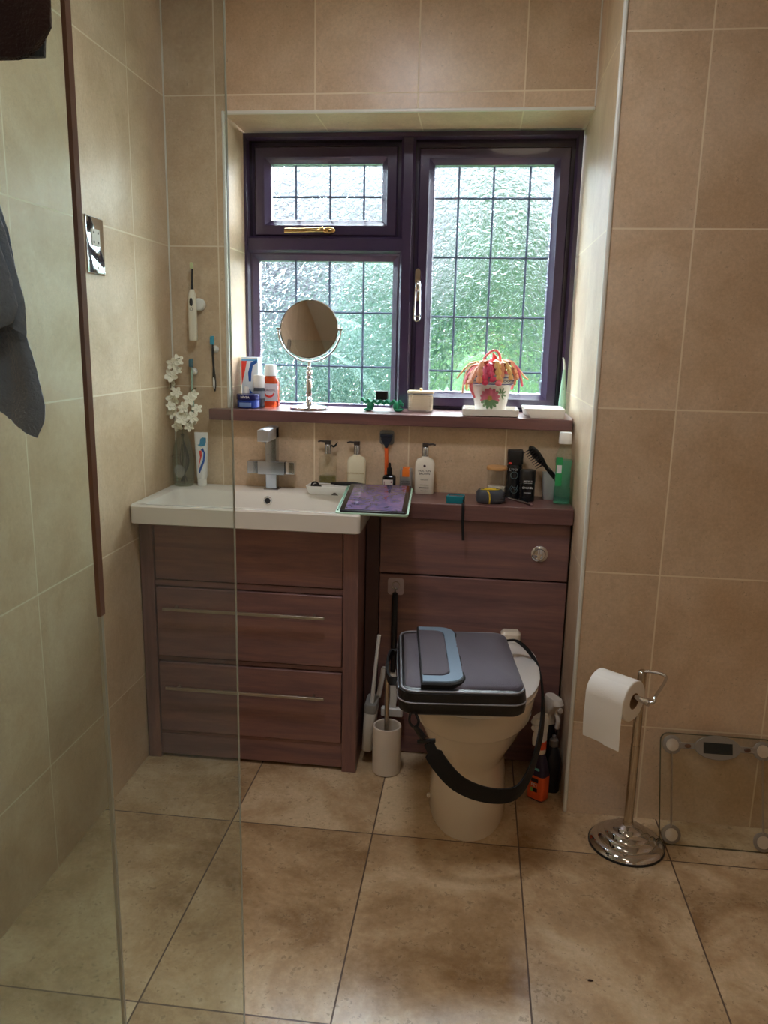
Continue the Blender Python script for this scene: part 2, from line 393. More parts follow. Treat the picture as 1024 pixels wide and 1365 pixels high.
# handles
hb = wobj('handle', lambda b: (tube(b, [(.345, FY-.022, 1.712), (.40, FY-.024, 1.713), (.455, FY-.020, 1.716), (.475, FY-.012, 1.717)], [.009, .008, .008, .010], 12, 5), ell(b, (.492, FY+.004, 1.717), (.024, .010, .012)), lathe(b, [(.010, FY-.02), (.011, FY+.01)], 16)), brass, s1)
hb.data.vertices  # keep
def rhandle(b):
    prism(b, [(.802+.009*math.cos(a), 1.583+.012*math.sin(a)) if math.sin(a) >= 0 else (.802+.009*math.cos(a), 1.50+.012*math.sin(a)) for a in [2*PI*i/24 for i in range(24)]], FY-.001, FY+.010)
    ell(b, (.804, FY-.014, 1.536), (.011, .012, .020))
    torus(b, .0001+.0085, .0022, 'xz', (.804, FY-.02, 1.428), 24, 8)
    tube(b, [(.797, FY-.018, 1.53), (.7955, FY-.022, 1.47), (.7955, FY-.02, 1.428)], .003, 8, 4)
    tube(b, [(.811, FY-.018, 1.53), (.8125, FY-.022, 1.47), (.8125, FY-.02, 1.428)], .003, 8, 4)
wobj('handle', rhandle, chrome, s2)

# ================================================================== OUTSIDE
def lumpy(b, cx, cy, cz, rx, ry, rz, seed, sub=4):
    rnd = random.Random(seed)
    bmesh.ops.create_icosphere(b, subdivisions=sub, radius=1)
    ph = [(rnd.uniform(2, 7), rnd.uniform(2, 7), rnd.uniform(2, 7), rnd.uniform(0, 6)) for _ in range(7)]
    for v in b.verts:
        k = 1+sum(math.sin(v.co.x*a+v.co.y*c+v.co.z*d+e)*.05 for a, c, d, e in ph)+rnd.uniform(-.03, .03)
        v.co = Vector((cx+v.co.x*rx*k, cy+v.co.y*ry*k, cz+v.co.z*rz*k))
def leafmat(n, c): return mat(n, c, .7, var=.45, vscale=3)
tag(obj('lawn', lambda b: box(b, -14, 16, .4, 30, -.5, -.4), leafmat('lawn_green', (30, 64, 26)), kind='structure'), 'green lawn outside the window', 'lawn')
def shrub(x, y, r, h, c, nm, label, seed):
    t = thing('garden_shrub', label, 'shrub', (x, y, -.4), group=None)
    obj('foliage', lambda b: lumpy(b, 0, 0, h*.55, r, r*.8, h*.5, seed), leafmat(nm, c), t)
    obj('trunk', lambda b: tube(b, [(0, 0, 0), (.03, 0, h*.3), (0, .02, h*.5)], .06, 8), mat('bark', (92, 74, 58), .8), t)
shrub(-.9, 6.6, 1.1, 1.85, (20, 62, 52), 'leaf_teal', 'blue-green shrub seen blurred through the lower left window pane', 2)
shrub(1.1, 5.0, .55, 1.5, (46, 94, 30), 'leaf_bright', 'bright green shrub seen blurred behind the centre of the window', 3)
shrub(1.35, 9.2, .75, 3.9, (32, 68, 40), 'leaf_mid', 'tall green tree seen blurred through upper left of right casement', 4)
shrub(2.9, 7.4, .8, 2.1, (56, 98, 34), 'leaf_lime', 'lime green shrub seen blurred through the right casement', 5)
shrub(1.95, 6.0, .42, 1.4, (10, 34, 60), 'leaf_blue', 'dark bluish shrub seen blurred low in the right casement', 6)
shrub(-.4, 9.6, .9, 2.9, (26, 70, 50), 'leaf_pale', 'pale green tree seen blurred behind the round mirror', 9)
def house(b): box(b, -4.3, 0, 0, 4, 0, 3.2); box(b, -4.5, .1, -.15, .05, 3.2, 3.35)
h1 = thing('garden_building', 'pale lilac rendered building seen blurred through the window', 'building', (4.6, 12, -.4))
obj('wall', lambda b: box(b, -2.5, 2.6, 0, 4, 0, 3.25), mat('lilac_render', (80, 74, 92), .8), h1)
obj('roof', lambda b: prism(b, [(-2.7, 3.25), (2.8, 3.25), (2.6, 3.5), (-2.5, 3.5)], -.2, 4.2), mat('roof_tile', (150, 140, 150), .8), h1)
h2 = thing('garden_building', 'pale grey rendered building far left beyond the window', 'building', (-3.2, 11, -.4))
obj('wall', lambda b: box(b, -1.8, 1.7, 0, 4, 0, 3.1), mat('grey_render', (76, 76, 90), .8), h2)
obj('roof', lambda b: prism(b, [(-2.0, 3.1), (1.9, 3.1), (1.6, 3.35), (-1.8, 3.35)], -.2, 4.2), mat('roof_tile'), h2)

# ================================================================== VANITY UNIT
van = thing('vanity_unit', 'dark walnut vanity unit with three drawer fronts under the white basin', 'cabinet', (.345, -.165, 0))
VL = (-.345, .165, 0)
obj('carcass', lambda b: (box(b, .004, .02, -.31, -.004, .04, .795), box(b, .668, .688, -.31, -.004, .004, .795), box(b, .02, .668, -.31, -.004, .06, .08), box(b, .02, .668, -.02, -.004, .08, .7)), wood_v, van, loc=VL, bev=.001)
for x0, x1 in ((.003, .045), (.644, .690)):
    obj('post', lambda b: box(b, x0, x1, -.332, -.305, 0, .796), wood_v, van, loc=VL, bev=.002)
obj('rail', lambda b: (box(b, .045, .644, -.322, -.305, .588, .607), box(b, .045, .644, -.322, -.305, .338, .352), box(b, .045, .644, -.322, -.305, .075, .094)), wood_h, van, loc=VL, bev=.001)
obj('plinth', lambda b: box(b, .045, .644, -.324, -.308, .012, .085), wood_h, van, loc=VL, bev=.001)
for z0, z1, hz in ((.61, .794, None), (.355, .584, .521), (.097, .334, .256)):
    dr = obj('drawer', lambda b: box(b, .048, .641, -.3285 if hz else -.326, -.308, z0, z1), wood_h, van, loc=VL, bev=.0025)
    if hz:
        obj('handle', lambda b: (box(b, .078, .590, -.357, -.348, hz-.0045, hz+.0045), tube(b, [(.115, -.349, hz), (.115, -.327, hz)], .004, 10), tube(b, [(.555, -.349, hz), (.555, -.327, hz)], .004, 10)), brushed, dr, bev=.001)
# ---- basin
def basin(b):
    X0, X1, Y0, Y1 = .002, .702, -.392, -.001
    cx, cy, w, d = (X0+X1)/2, (Y0+Y1)/2, X1-X0, Y1-Y0
    bx, by, bw, bd = .345, -.232, .62, .27
    L = [rr(w-.05, d-.05, .006, .797, 5, cx-.01, cy+.01), rr(w-.012, d-.010, .010, .797, 5, cx-.002, cy+.002), rr(w-.002, d-.002, .012, .801, 5, cx, cy), rr(w, d, .012, .852, 5, cx, cy), rr(w-.008, d-.008, .010, .8575, 5, cx, cy),
         rr(bw+.02, bd+.012, .03, .8575, 5, bx, by), rr(bw, bd, .03, .853, 5, bx, by), rr(bw-.05, bd-.024, .035, .803, 5, bx, by), rr(bw-.12, bd-.085, .04, .785, 5, bx, by+.008), rr(bw-.22, bd-.12, .04, .765, 5, bx, by+.012), rr(.05, .05, .02, .757, 5, bx, by+.012)]
    loft(b, L)
bas = thing('washbasin', 'white rectangular ceramic basin on top of the walnut vanity unit', 'sink', (.35, -.2, .797))
BL = (-.35, .2, -.797)
obj('bowl', basin, white_cer, bas, loc=BL, smooth=35)
obj('overflow_ring', lambda b: (torus(b, .0115, .003, 'xz', (.352, -.107, .829), 28, 8),), chrome, bas, loc=BL)
obj('overflow_hole', lambda b: prism(b, [(.352+.010*math.cos(2*PI*i/20), .829+.010*math.sin(2*PI*i/20)) for i in range(20)], -.1085, -.1065), black_pl, bas, loc=BL, label='black overflow hole')
obj('plug', lambda b: lathe(b, [(.02, 0), (.022, .003), (.015, .006), (0, .007)], 24), chrome, bas, loc=(.345-.35, -.232+.2, .757-.797))
# ---- tap
tap = thing('basin_tap', 'square cross-shaped chrome mixer tap at the back of the basin', 'tap', (.352, -.045, .8575))
obj('base_plate', lambda b: rbox(b, .05, .05, 0, .004, .003), satin, tap)
obj('column', lambda b: (rbox(b, .037, .037, .004, .205, .002, .001), box(b, -.0187, .0187, -.0187, .0187, .118, .119)), satin, tap, smooth=20)
obj('spout', lambda b: (prism(b, [(-.0185, .172), (-.0185, .209), (.0, .212), (.0185, .209), (.0185, .172)], -.115, .0185),), mat('tap_spout_chrome', (205, 208, 214), .34, .9), tap, bev=.002)
obj('aerator', lambda b: lathe(b, [(.009, .166), (.010, .172)], 20, 0, -.095), chrome, tap)
for s in (-1, 1): obj('handle', lambda b: rbox(b, .030 if s > 0 else .034, .036, .054, .094, .002, .001, s*.064), satin if s < 0 else chrome, tap, smooth=20)
obj('crossbar', lambda b: rbox(b, .092, .040, .051, .095, .002, .001), satin, tap, smooth=20)

# ---- WC unit, worktop
unit = thing('toilet_unit', 'dark walnut boxed-in cistern unit behind the toilet', 'cabinet', (1.01, -.1, 0))
UL = (-1.01, .1, 0)
obj('filler_strip', lambda b: box(b, .692, .734, -.176, -.003, .0, .812), mat('dark_walnut_strip', (84, 60, 58), .45), unit, loc=UL, bev=.001)  # filler strip in a darker walnut of its own
obj('upper_panel', lambda b: box(b, .737, 1.326, -.18, -.16, .626, .808), wood_h, unit, loc=UL, bev=.002)
obj('lower_panel', lambda b: box(b, .737, 1.326, -.18, -.16, .004, .621), wood_h, unit, loc=UL, bev=.002)
for x0, x1 in ((.737, .75), (1.31, 1.326)): obj('side_panel', lambda b: box(b, x0, x1, -.158, -.003, .0, .80), wood_v, unit, loc=UL)
bt = obj('flush_button', lambda b: (lathe(b, [(.026, 0), (.026, .003), (.021, .007), (.019, .0075), (.019, .004), (.017, .004), (.016, .009), (.008, .0105), (0, .0105)], 32), tube(b, [(0, -.016, .0112), (0, .016, .0112)], .0008, 6)), chrome, unit, loc=(1.236-1.01, -.181+.1, .713), rot=(90, 0, 0))
CT = .862
def wtop(b):
    poly = [(.703, -.003), (.703, -.155), (.735, -.203), (1.329, -.203), (1.329, -.003)]
    prism(b, poly, .812, CT, 'xy')
tag(obj('worktop', wtop, wood_sill, bev=.002, smooth=0), 'dark walnut worktop with a low front edge above the toilet unit', 'worktop')

# ---- toilet
toi = thing('toilet', 'cream-white back-to-wall toilet under the laptop bag', 'toilet', (1.045, -.45, 0))
def egg(hw, yf, yb, z, n=40, p=2.3):
    """D shaped loop: round at the front (yf), squarer at the back (yb)"""
    out = []; ym = yb+(yf-yb)*.45
    for i in range(n):
        a = 2*PI*i/n; c, s = math.cos(a), math.sin(a)
        if s < 0: x = hw*math.copysign(abs(c)**(2/2.15), c); y = ym+(ym-yf)*math.copysign(abs(s)**(2/2.15), s)
        else: x = hw*math.copysign(abs(c)**(2/4.), c); y = ym+(yb-ym)*math.copysign(abs(s)**(2/4.), s)
        out.append((x, y, z))
    return out
def panb(b):
    S = [(.116, -.185, 0), (.1165, -.186, .004), (.113, -.18, .06), (.109, -.165, .13), (.107, -.165, .18), (.110, -.172, .20), (.126, -.196, .235), (.150, -.220, .280), (.168, -.236, .320), (.171, -.239, .325), (.176, -.243, .330), (.181, -.248, .372), (.182, -.249, .388), (.178, -.245, .397)]
    loft(b, [egg(w, y, .263, z) for w, y, z in S])
obj('pan', panb, cream_cer, toi, smooth=50)
def seatb(b): loft(b, [egg(w, y, .225, z) for w, y, z in ((.174, -.240, .399), (.186, -.252, .402), (.188, -.254, .412), (.183, -.250, .417))])
obj('seat', seatb, white_cer, toi, smooth=50)
def lidb(b): loft(b, [egg(w, y, .225, z) for w, y, z in ((.180, -.246, .419), (.189, -.255, .422), (.190, -.256, .433), (.178, -.246, .441), (.10, -.16, .443))])
obj('lid', lidb, mat('toilet_lid', (236, 234, 230), .15, coat=.3), toi, smooth=50)
obj('hinge_block', lambda b: rbox(b, .29, .036, .398, .425, .012, .006, .0, .247), cream_cer, toi)
for x, zt in ((-.115, .440), (.115, .466)): obj('hinge', lambda b: rbox(b, .062, .044, .410, zt, .012, .008, x, .242), cream_cer, toi)
obj('bolt_cap', lambda b: ell(b, (-.114, -.02, .03), (.006, .008, .008)), cream_cer, toi)

# ---- laptop bag on the toilet
bag = thing('laptop_bag', 'grey and black laptop bag with a hanging strap, lying on the toilet lid', 'bag', (1.000, -.572, .444), 6)
BW, BD = .318, .425     # across (x), along (y)
bk = mat('black_leatherette', (16, 16, 18), .35, bump=.3, bscale=250)
nyl = mat('black_nylon', (14, 14, 16), .7, bump=.4, bscale=500)
gf = mat('charcoal_fabric', (88, 82, 92), .85, bump=.5, bscale=500, sheen=.1)
lf = mat('pale_blue_grey_fabric', (118, 138, 158), .7, bump=.4, bscale=500)
def bulge(x, y, h, w=BW, d=BD): return h*max(0, (1-abs(2*x/w)**4))*max(0, (1-abs(2*y/d)**4))
def bagbody(b): loft(b, [rr(BW-.02, BD-.02, .03, 0, 6), rr(BW, BD, .04, .008, 6), rr(BW+.004, BD+.004, .042, .035, 6), rr(BW-.002, BD-.002, .04, .060, 6), rr(BW-.03, BD-.03, .035, .066, 6)])
obj('body', bagbody, bk, bag, smooth=50)
def topcloth(b, w, d, z0, h, cx=0, cy=0, r=.035, n=9):
    pr = [bm for bm in ()]
    ks = [1, .99, .94, .8, .6, .4, .2, .02]
    hs = [0, .35, .62, .85, .95, 1, 1.02, 1.02]
    loft(b, [[(x, y, z0+h*t+.0022*math.sin(x*55+y*31)*min(1, t)) for x, y, _ in rr(w*k, d*k, max(.002, r*k), 0, n, cx, cy)] for k, t in zip(ks, hs)])
obj('front_pocket', lambda b: topcloth(b, .252, .39, .060, .022, .030), gf, bag, smooth=60)
obj('top_panel', lambda b: topcloth(b, .060, .39, .058, .017, -.115, 0, .02), gf, bag, smooth=60)
obj('piping', lambda b: (tube(b, [Vector(p) for p in rr(BW-.012, BD-.012, .036, .0635, 6)]+[Vector(rr(BW-.012, BD-.012, .036, .0635, 6)[0])], .0028, 8), tube(b, [Vector(p) for p in rr(BW+.004, BD+.004, .041, .036, 6)]+[Vector(rr(BW+.004, BD+.004, .041, .036, 6)[0])], .002, 8)), mat('silver_piping', (150, 152, 160), .35, .3), bag)
# flap: D shape with pale band
def dloop(x0, x1, y0, y1, r, z, n=10):
    pts = [(x0, y1, z), (x0, y0, z)]
    for i in range(n+1): a = R(-90+90*i/n); pts.append((x1-r+r*math.cos(a), y0+r+r*math.sin(a), z))
    for i in range(n+1): a = R(0+90*i/n); pts.append((x1-r+r*math.cos(a), y1-r+r*math.sin(a), z))
    return pts
FZ = .076
def flapb(b): loft(b, [dloop(-.105, .008, -.196, .200, .05, FZ-.018), dloop(-.105, .010, -.198, .202, .052, FZ+.002), dloop(-.103, .006, -.194, .198, .048, FZ+.006)])
fl = obj('flap', flapb, nyl, bag, smooth=40)
obj('flap_band', lambda b: loft(b, [dloop(-.100, .003, -.190, .194, .045, FZ+.0062), dloop(-.100, .002, -.189, .193, .045, FZ+.0085), dloop(-.098, -.028, -.155, .166, .03, FZ+.0085), dloop(-.098, -.029, -.154, .165, .03, FZ+.0062)], closed=True), lf, fl, label='pale blue-grey band')
obj('flap_panel', lambda b: loft(b, [dloop(-.100, -.031, -.151, .162, .028, FZ+.0062), dloop(-.100, -.032, -.150, .161, .028, FZ+.010), dloop(-.095, -.042, -.138, .15, .022, FZ+.0125)]), gf, fl)
obj('handle', lambda b: tube(b, [(-.160, .10, .045), (-.182, .085, .04), (-.190, .0, .035), (-.182, -.085, .038), (-.160, -.10, .042)], 0, k=7, flat=(.022, .006), up=(1, 0, 0)), nyl, bag)
obj('zip', lambda b: (tube(b, [(-.1605, -.16, .045), (-.1625, .0, .045), (-.1605, .16, .045)], 0, flat=(.014, .003), up=(1, 0, 0)), ell(b, (-.163, -.12, .040), (.003, .006, .012))), mat('zip_metal', (110, 112, 118), .4, .7), bag)
# strap in world coordinates, then into the bag's frame
Mi = (Matrix.Translation(Vector((1.000, -.572, .444))) @ Matrix.Rotation(R(6), 4, 'Z')).inverted()
SPTS = [(.942, -.815, .385), (.968, -.825, .342), (1.02, -.826, .288), (1.092, -.806, .252), (1.16, -.772, .242), (1.200, -.705, .26), (1.225, -.62, .288), (1.240, -.55, .325), (1.246, -.47, .37), (1.238, -.40, .418), (1.212, -.37, .458), (1.172, -.365, .492), (1.140, -.38, .498)]
def strapb(b):
    P = smoothpath([Mi @ Vector(p) for p in SPTS], 7); loops = []
    N = len(P); cen = Mi @ Vector((1.05, -.5, .3))
    for i, p in enumerate(P):
        t = (P[min(i+1, N-1)]-P[max(i-1, 0)]).normalized()
        o = (p-cen); o = (o-t*o.dot(t)).normalized(); s = t.cross(o).normalized()
        f = i/N; w = .046 if .04 < f < .62 else (.046-.022*min(1, (f-.62)*5) if f >= .6 else .026)
        loops.append([p+s*x*w/2+o*y*.0022 for x, y in ((-1, -1), (0, -1.6), (1, -1), (1, 1), (0, 1.6), (-1, 1))])
    loft(b, loops)
st = obj('strap', strapb, nyl, bag, smooth=50)
def clip(b):
    q = lambda *p: Mi @ Vector(p)
    tube(b, [q(.900, -.772, .455), q(.893, -.797, .45), q(.893, -.803, .43), q(.907, -.806, .42), q(.915, -.803, .435), q(.905, -.79, .452)], .0035, 8, 4)
    tube(b, [q(.905, -.806, .425), q(.918, -.81, .41), q(.930, -.812, .396)], [.006, .008, .009], 8, 4)
    tube(b, [q(.914, -.812, .385), q(.958, -.812, .392)], .006, 8)
obj('strap_clip', clip, black_pl, st)

# ---- brushes
pot = thing('toilet_brush', 'toilet brush with steel handle in a white ceramic cylinder pot', 'toilet brush', (.785, -.30, 0))
obj('pot', lambda b: lathe(b, [(.041, 0), (.045, .003), (.0455, .02), (.0455, .150), (.0445, .158), (.042, .160), (.039, .158), (.038, .15), (.037, .02), (0, .018)], 40), mat('matt_white_ceramic', (222, 212, 198), .5), pot)
obj('handle', lambda b: tube(b, [(-.002, .005, .03), (-.004, .006, .362)], .0075, 14), brushed, pot)
obj('brush_head', lambda b: lathe(b, [(.012, .02), (.028, .035), (.03, .08), (.02, .10), (.008, .11)], 20), mat('bristle_white', (210, 205, 196), .8), pot)
sb = thing('toilet_brush', 'slim white silicone toilet brush in a narrow holder mounted beside the vanity unit', 'toilet brush', (.716, -.235, .045), rot=(0, 4, 0))
obj('holder', lambda b: loft(b, [rr(.030, .075, .010, 0), rr(.034, .085, .012, .006), rr(.040, .09, .013, .135)]), white_pl, sb)
obj('collar', lambda b: loft(b, [rr(.040, .09, .013, .136), rr(.042, .094, .014, .16), rr(.036, .09, .013, .166)]), grey_pl, sb)
obj('handle', lambda b: tube(b, [(.002, -.02, .15), (.002, -.018, .27), (.004, -.012, .395)], [.007, .006, .006], 12, 4), white_pl, sb)
obj('hook', lambda b: (loft(b, [rr(.016, .007, .003, z, 4, .020+dx, .035) for z, dx in ((.16, -.004), (.20, .0), (.24, .003), (.262, .004))]), torus(b, .006, .0028, 'xz', (.025, .035, .262), 18, 6)), white_pl, sb)
sq = thing('squeegee', 'black handled squeegee with white head hanging on the toilet unit panel', 'squeegee', (.790, -.205, .16))
obj('handle', lambda b: tube(b, [(0, 0, .14), (0, 0, .25), (0, 0, .395), (0, 0, .402)], [.0095, .010, .0095, .005], 14, 3), black_pl, sq)
obj('neck', lambda b: loft(b, [rr(.020, .012, .004, 0, 4), rr(.024, .012, .004, .05, 4, .004), rr(.018, .012, .004, .15, 4)]), white_pl, sq)
obj('head', lambda b: rbox(b, .072, .022, -.016, .014, .006, .003), white_pl, sq)
hk = thing('adhesive_hook', 'clear square adhesive hook stuck on the walnut toilet unit panel', 'hook', (.790, -.1805, .582))
obj('plate', lambda b: (loft(b, [[(x, -z_, y) for x, y, z_ in rr(.052, .056, .010, t)] for t in (.0, .0015)]),), mat('hazy_clear_plastic', (205, 185, 190), .25, alpha=.7), hk)
obj('hook', lambda b: (torus(b, .012, .0015, 'xz', (0, -.004, .004), 20, 6), tube(b, [(0, -.003, 0), (0, -.010, -.008), (0, -.020, -.012), (0, -.026, -.004)], .002, 8, 4)), chrome, hk)

# ---- cleaning bottles by the toilet
def trigger(b, z, s=1):
    loft(b, [[(x*s, y*s, z+t*s) for x, y in P] for t, P in [(0, [(c[0], c[1]) for c in rr(.024, .024, .008, 0)]), (.018, [(c[0], c[1]) for c in rr(.024, .024, .008, 0)]), (.030, [(c[0], c[1]) for c in rr(.028, .03, .009, 0, cy=-.003)]), (.055, [(c[0], c[1]) for c in rr(.028, .052, .011, 0, cy=-.012)]), (.066, [(c[0], c[1]) for c in rr(.022, .044, .010, 0, cy=-.010)])]])
    tube(b, [(0, -.03*s, z+.045*s), (0, -.040*s, z+.045*s)], .006*s, 10)
    tube(b, [(0, -.022*s, z+.036*s), (0, -.032*s, z+.02*s), (0, -.030*s, z+.0*s)], .005*s, 8, 4)
ob = thing('spray_bottle', 'orange and black cleaning spray bottle with white trigger on the floor', 'spray bottle', (1.258, -.385, 0), rz=-35)
og = mat('orange_label', (222, 92, 44), .4)
obj('bottle', lambda b: loft(b, [rr(.05, .036, .010, 0), rr(.058, .042, .012, .006), rr(.058, .042, .012, .075), rr(.056, .040, .012, .09), rr(.050, .036, .012, .115), rr(.030, .026, .010, .145), rr(.024, .024, .01, .152)]), mat('dark_violet_plastic', (44, 34, 58), .3), ob)
obj('label', lambda b: loft(b, [rr(.0595, .0435, .0125, .006), rr(.0595, .0435, .0125, .082)], False, False), og, ob)
dkp = mat('ink_black', (18, 18, 20), .5)
obj('label_print', lambda b: (box(b, -.012, .012, -.0228, -.0219, .062, .074), box(b, -.004, .010, -.0228, -.0219, .030, .042)), dkp, ob)
obj('label_patch', lambda b: box(b, -.012, -.005, -.0229, -.0219, .030, .042), mat('label_green_spot', (130, 190, 90), .5), ob)
obj('shoulder_label', lambda b: box(b, -.012, .012, -.0205, -.019, .100, .107), mat('label_teal_green', (110, 190, 180), .5), ob)
text('PET', .014, mat('ink_cream', (232, 225, 205), .5), ob, (0, -.0231, .052))
obj('collar', lambda b: lathe(b, [(.014, .150), (.0165, .153), (.0165, .166)], 24), cream_cer, ob)
obj('collar_band', lambda b: lathe(b, [(.017, .166), (.0165, .190), (.012, .193)], 24), mat('orange_plastic', (232, 90, 52), .35), ob, label='orange screw collar')
obj('trigger', lambda b: trigger(b, .192, 1.25), white_pl, ob)
d2 = thing('spray_bottle', 'tall dark spray bottle with cream trigger in the corner beside the toilet', 'spray bottle', (1.292, -.262, 0), rz=30)
obj('bottle', lambda b: loft(b, [rr(.050, .036, .010, 0), rr(.054, .040, .012, .006), rr(.054, .040, .012, .12), rr(.040, .032, .012, .165), rr(.024, .024, .01, .19)]), mat('black_bottle', (22, 22, 28), .3), d2)
obj('trigger', lambda b: trigger(b, .19, 1.4), mat('cream_plastic', (214, 205, 192), .4), d2)
d3 = thing('cleaner_bottle', 'black bottle with a grey cap standing behind the orange spray bottle', 'bottle', (1.302, -.335, 0))
obj('bottle', lambda b: loft(b, [rr(.044, .038, .012, 0), rr(.048, .042, .012, .006), rr(.048, .042, .012, .115), rr(.034, .034, .014, .140), rr(.022, .022, .01, .150)]), mat('black_bottle'), d3)
obj('cap', lambda b: lathe(b, [(.013, .150), (.014, .152), (.0135, .170), (.007, .174), (.006, .184), (0, .186)], 20), mat('grey_cap', (112, 110, 108), .4), d3)

# ---- toilet roll stand
rs = thing('toilet_roll_stand', 'freestanding chrome toilet roll stand with stepped round base', 'toilet roll stand', (1.488, -.58, 0))
obj('base', lambda b: lathe(b, [(.094, 0), (.099, .002), (.100, .006), (.096, .013), (.088, .018), (.078, .020), (.077, .024), (.070, .031), (.061, .034), (.060, .038), (.052, .045), (.041, .048), (.038, .052), (.026, .058), (.015, .062), (.014, .066), (0, .066)], 64), chrome, rs, smooth=30)
obj('base_rim', lambda b: lathe(b, [(.100, -.0), (.103, .0005), (.103, .004), (.100, .005)], 48), black_pl, rs)
obj('pole', lambda b: (tube(b, [(0, 0, .06), (0, 0, .30)], .0125, 20), tube(b, [(0, 0, .30), (0, 0, .505)], .0115, 20), lathe(b, [(.0135, .062), (.0145, .066), (.013, .072)], 20), lathe(b, [(.0115, .505), (.011, .512), (.006, .517), (0, .518)], 20)), mat('aged_chrome', (196, 186, 172), .14, 1, var=.15, vscale=60), rs)
ax = Vector((.766, -.643, 0)); RC = Vector((1.408, -.655, .487)); base = Vector((1.488, -.58, 0)); c0 = RC-base
e1 = c0+ax*.100
obj('arm', lambda b: (tube(b, [(0, 0, .512), Vector((0, 0, .520))+ax*.03, Vector((0, 0, .522))+ax*.060, Vector((0, 0, .520))+ax*.075+Vector((-.012, -.010, -.004)), e1+Vector((.012, .014, .014)), e1+Vector((.004, .002, .002)), e1-ax*.012], .0042, 10, 6), tube(b, [c0-ax*.058, c0+ax*.086], .0075, 14), tube(b, [c0+ax*.084, c0+ax*.094], .010, 14)), chrome, rs)
rl = thing('toilet_roll', 'white toilet roll on the chrome stand with its loose sheet hanging down', 'toilet roll', RC)
rl.rotation_euler = (0, 0, math.atan2(ax.y, ax.x))
def roll(b):   # axis along local x
    r, ri, L = .0535, .021, .108
    loops = []
    for x, q in ((-L/2, ri), (-L/2, r-.002), (-L/2+.002, r), (L/2-.002, r), (L/2, r-.002), (L/2, ri)):
        loops.append([(x, q*math.cos(2*PI*i/48), q*math.sin(2*PI*i/48)) for i in range(48)])
    loft(b, loops, closed=True)
obj('roll', roll, paper, rl, loc=(0, 0, -.011))
obj('core', lambda b: loft(b, [[(x, q*math.cos(2*PI*i/32), q*math.sin(2*PI*i/32)) for i in range(32)] for x, q in ((-.0545, .0195), (-.0545, .0212), (.0545, .0212), (.0545, .0195))], closed=True), card, rl, loc=(0, 0, -.011))
def sheet(b):
    P = [(-.0538*math.sin(a), .0538*math.cos(a)-.011) for a in [R(t) for t in range(30, 95, 8)]]+[(-.0542, -.03), (-.0555, -.06), (-.054, -.09), (-.0525, -.115), (-.052, -.127)]
    P = [(y, z) for y, z in P]
    f = [[(x, y-.0009*k-.001*math.sin(i*.9+x*40)*(1 if i > 8 else 0), z-(.004 if i == len(P)-1 and x > 0 else 0)) for x in [-.0525+.105*j/8 for j in range(9)]] for k in (0, 1) for i, (y, z) in enumerate(P)]
    n = len(P); A = f[:n]; B = f[n:]
    loft(b, [A[i]+B[i][::-1] for i in range(n)])
obj('loose_sheet', sheet, paper, rl)

# ---- glass bathroom scales leaning on the wall
sc = thing('bathroom_scales', 'clear glass bathroom scales with steel feet leaning on the tiled wall', 'scales', (1.732, -.567, .002))
ang = math.degrees(math.atan2(.102, .283))
sc.rotation_euler = (R(-ang), 0, 0)
def plateb(b):
    loft(b, [[(x, t, z+.1505) for x, z, _ in rr(.304, .301, .022, 0, 6)] for t in (-.003, .003)])
scg = bpy.data.materials.new('tinted_scale_glass'); scg.use_nodes = True
_b = NB(scg); _nt = scg.node_tree; _nt.nodes.remove(_nt.nodes['Principled BSDF'])
_t = _b.n('BsdfTransparent'); _t.inputs[0].default_value = (.965, .98, .965, 1); _g = _b.n('BsdfGlossy'); _g.inputs['Roughness'].default_value = .02
_f = _b.n('Fresnel'); _f.inputs['IOR'].default_value = 1.5; _m = _b.n('MixShader'); _q = _b.n('NewGeometry'); _b.l(_b.math('MULTIPLY', _f.outputs[0], _b.math('SUBTRACT', 1, _q.outputs['Backfacing'])), _m.inputs[0]); _b.l(_t.outputs[0], _m.inputs[1]); _b.l(_g.outputs[0], _m.inputs[2]); _b.l(_m.outputs[0], _nt.nodes['Material Output'].inputs[0])
obj('platform', plateb, scg, sc, smooth=30)
obj('platform_edge', lambda b: (lambda P: tube(b, P+[P[0]], .0019, 6))([Vector((x, 0, z+.1505)) for x, z, _ in rr(.3045, .3015, .022, 0, 6)]), mat('scale_glass_edge', (96, 92, 72), .2), sc)
silver = mat('silver_plastic', (150, 146, 138), .35, .5)
for fx in (-.122, .122):
    for fz in (.028, .270):
        ft = obj('foot', lambda b: loft(b, [[(fx+r*math.cos(2*PI*i/32), y, fz+r*math.sin(2*PI*i/32)) for i in range(32)] for r, y in ((.026, -.0031), (.026, -.007), (.022, -.0085), (.0, -.0085))]), silver, sc)
        obj('disc', lambda b: loft(b, [[(fx+r*math.cos(2*PI*i/32), y, fz+r*math.sin(2*PI*i/32)) for i in range(32)] for r, y in ((.017, -.0086), (.017, -.011), (.0, -.0125))]), mat('foot_disc', (225, 222, 212), .28, .8), ft)
        obj('pad', lambda b: loft(b, [[(fx+.02*math.cos(2*PI*i/24), y, fz+.02*math.sin(2*PI*i/24)) for i in range(24)] for y in (.003, .012)]), grey_pl, ft)
    obj('rod', lambda b: tube(b, [(fx, -.006, .05), (fx, -.006, .247)], .003, 8), brushed, sc)
def dispb(b):
    loft(b, [[(.062*math.cos(2*PI*i/40), t, .270+.033*math.sin(2*PI*i/40)) for i in range(40)] for t in (-.0032, -.013)])
    box(b, -.105, -.055, -.009, -.0032, .262, .278); box(b, .055, .105, -.009, -.0032, .262, .278)
dp = obj('display_housing', dispb, silver, sc, bev=.001)
obj('screen', lambda b: box(b, -.039, .039, -.0145, -.013, .254, .284), mat('lcd_dark', (38, 42, 40), .15), dp)
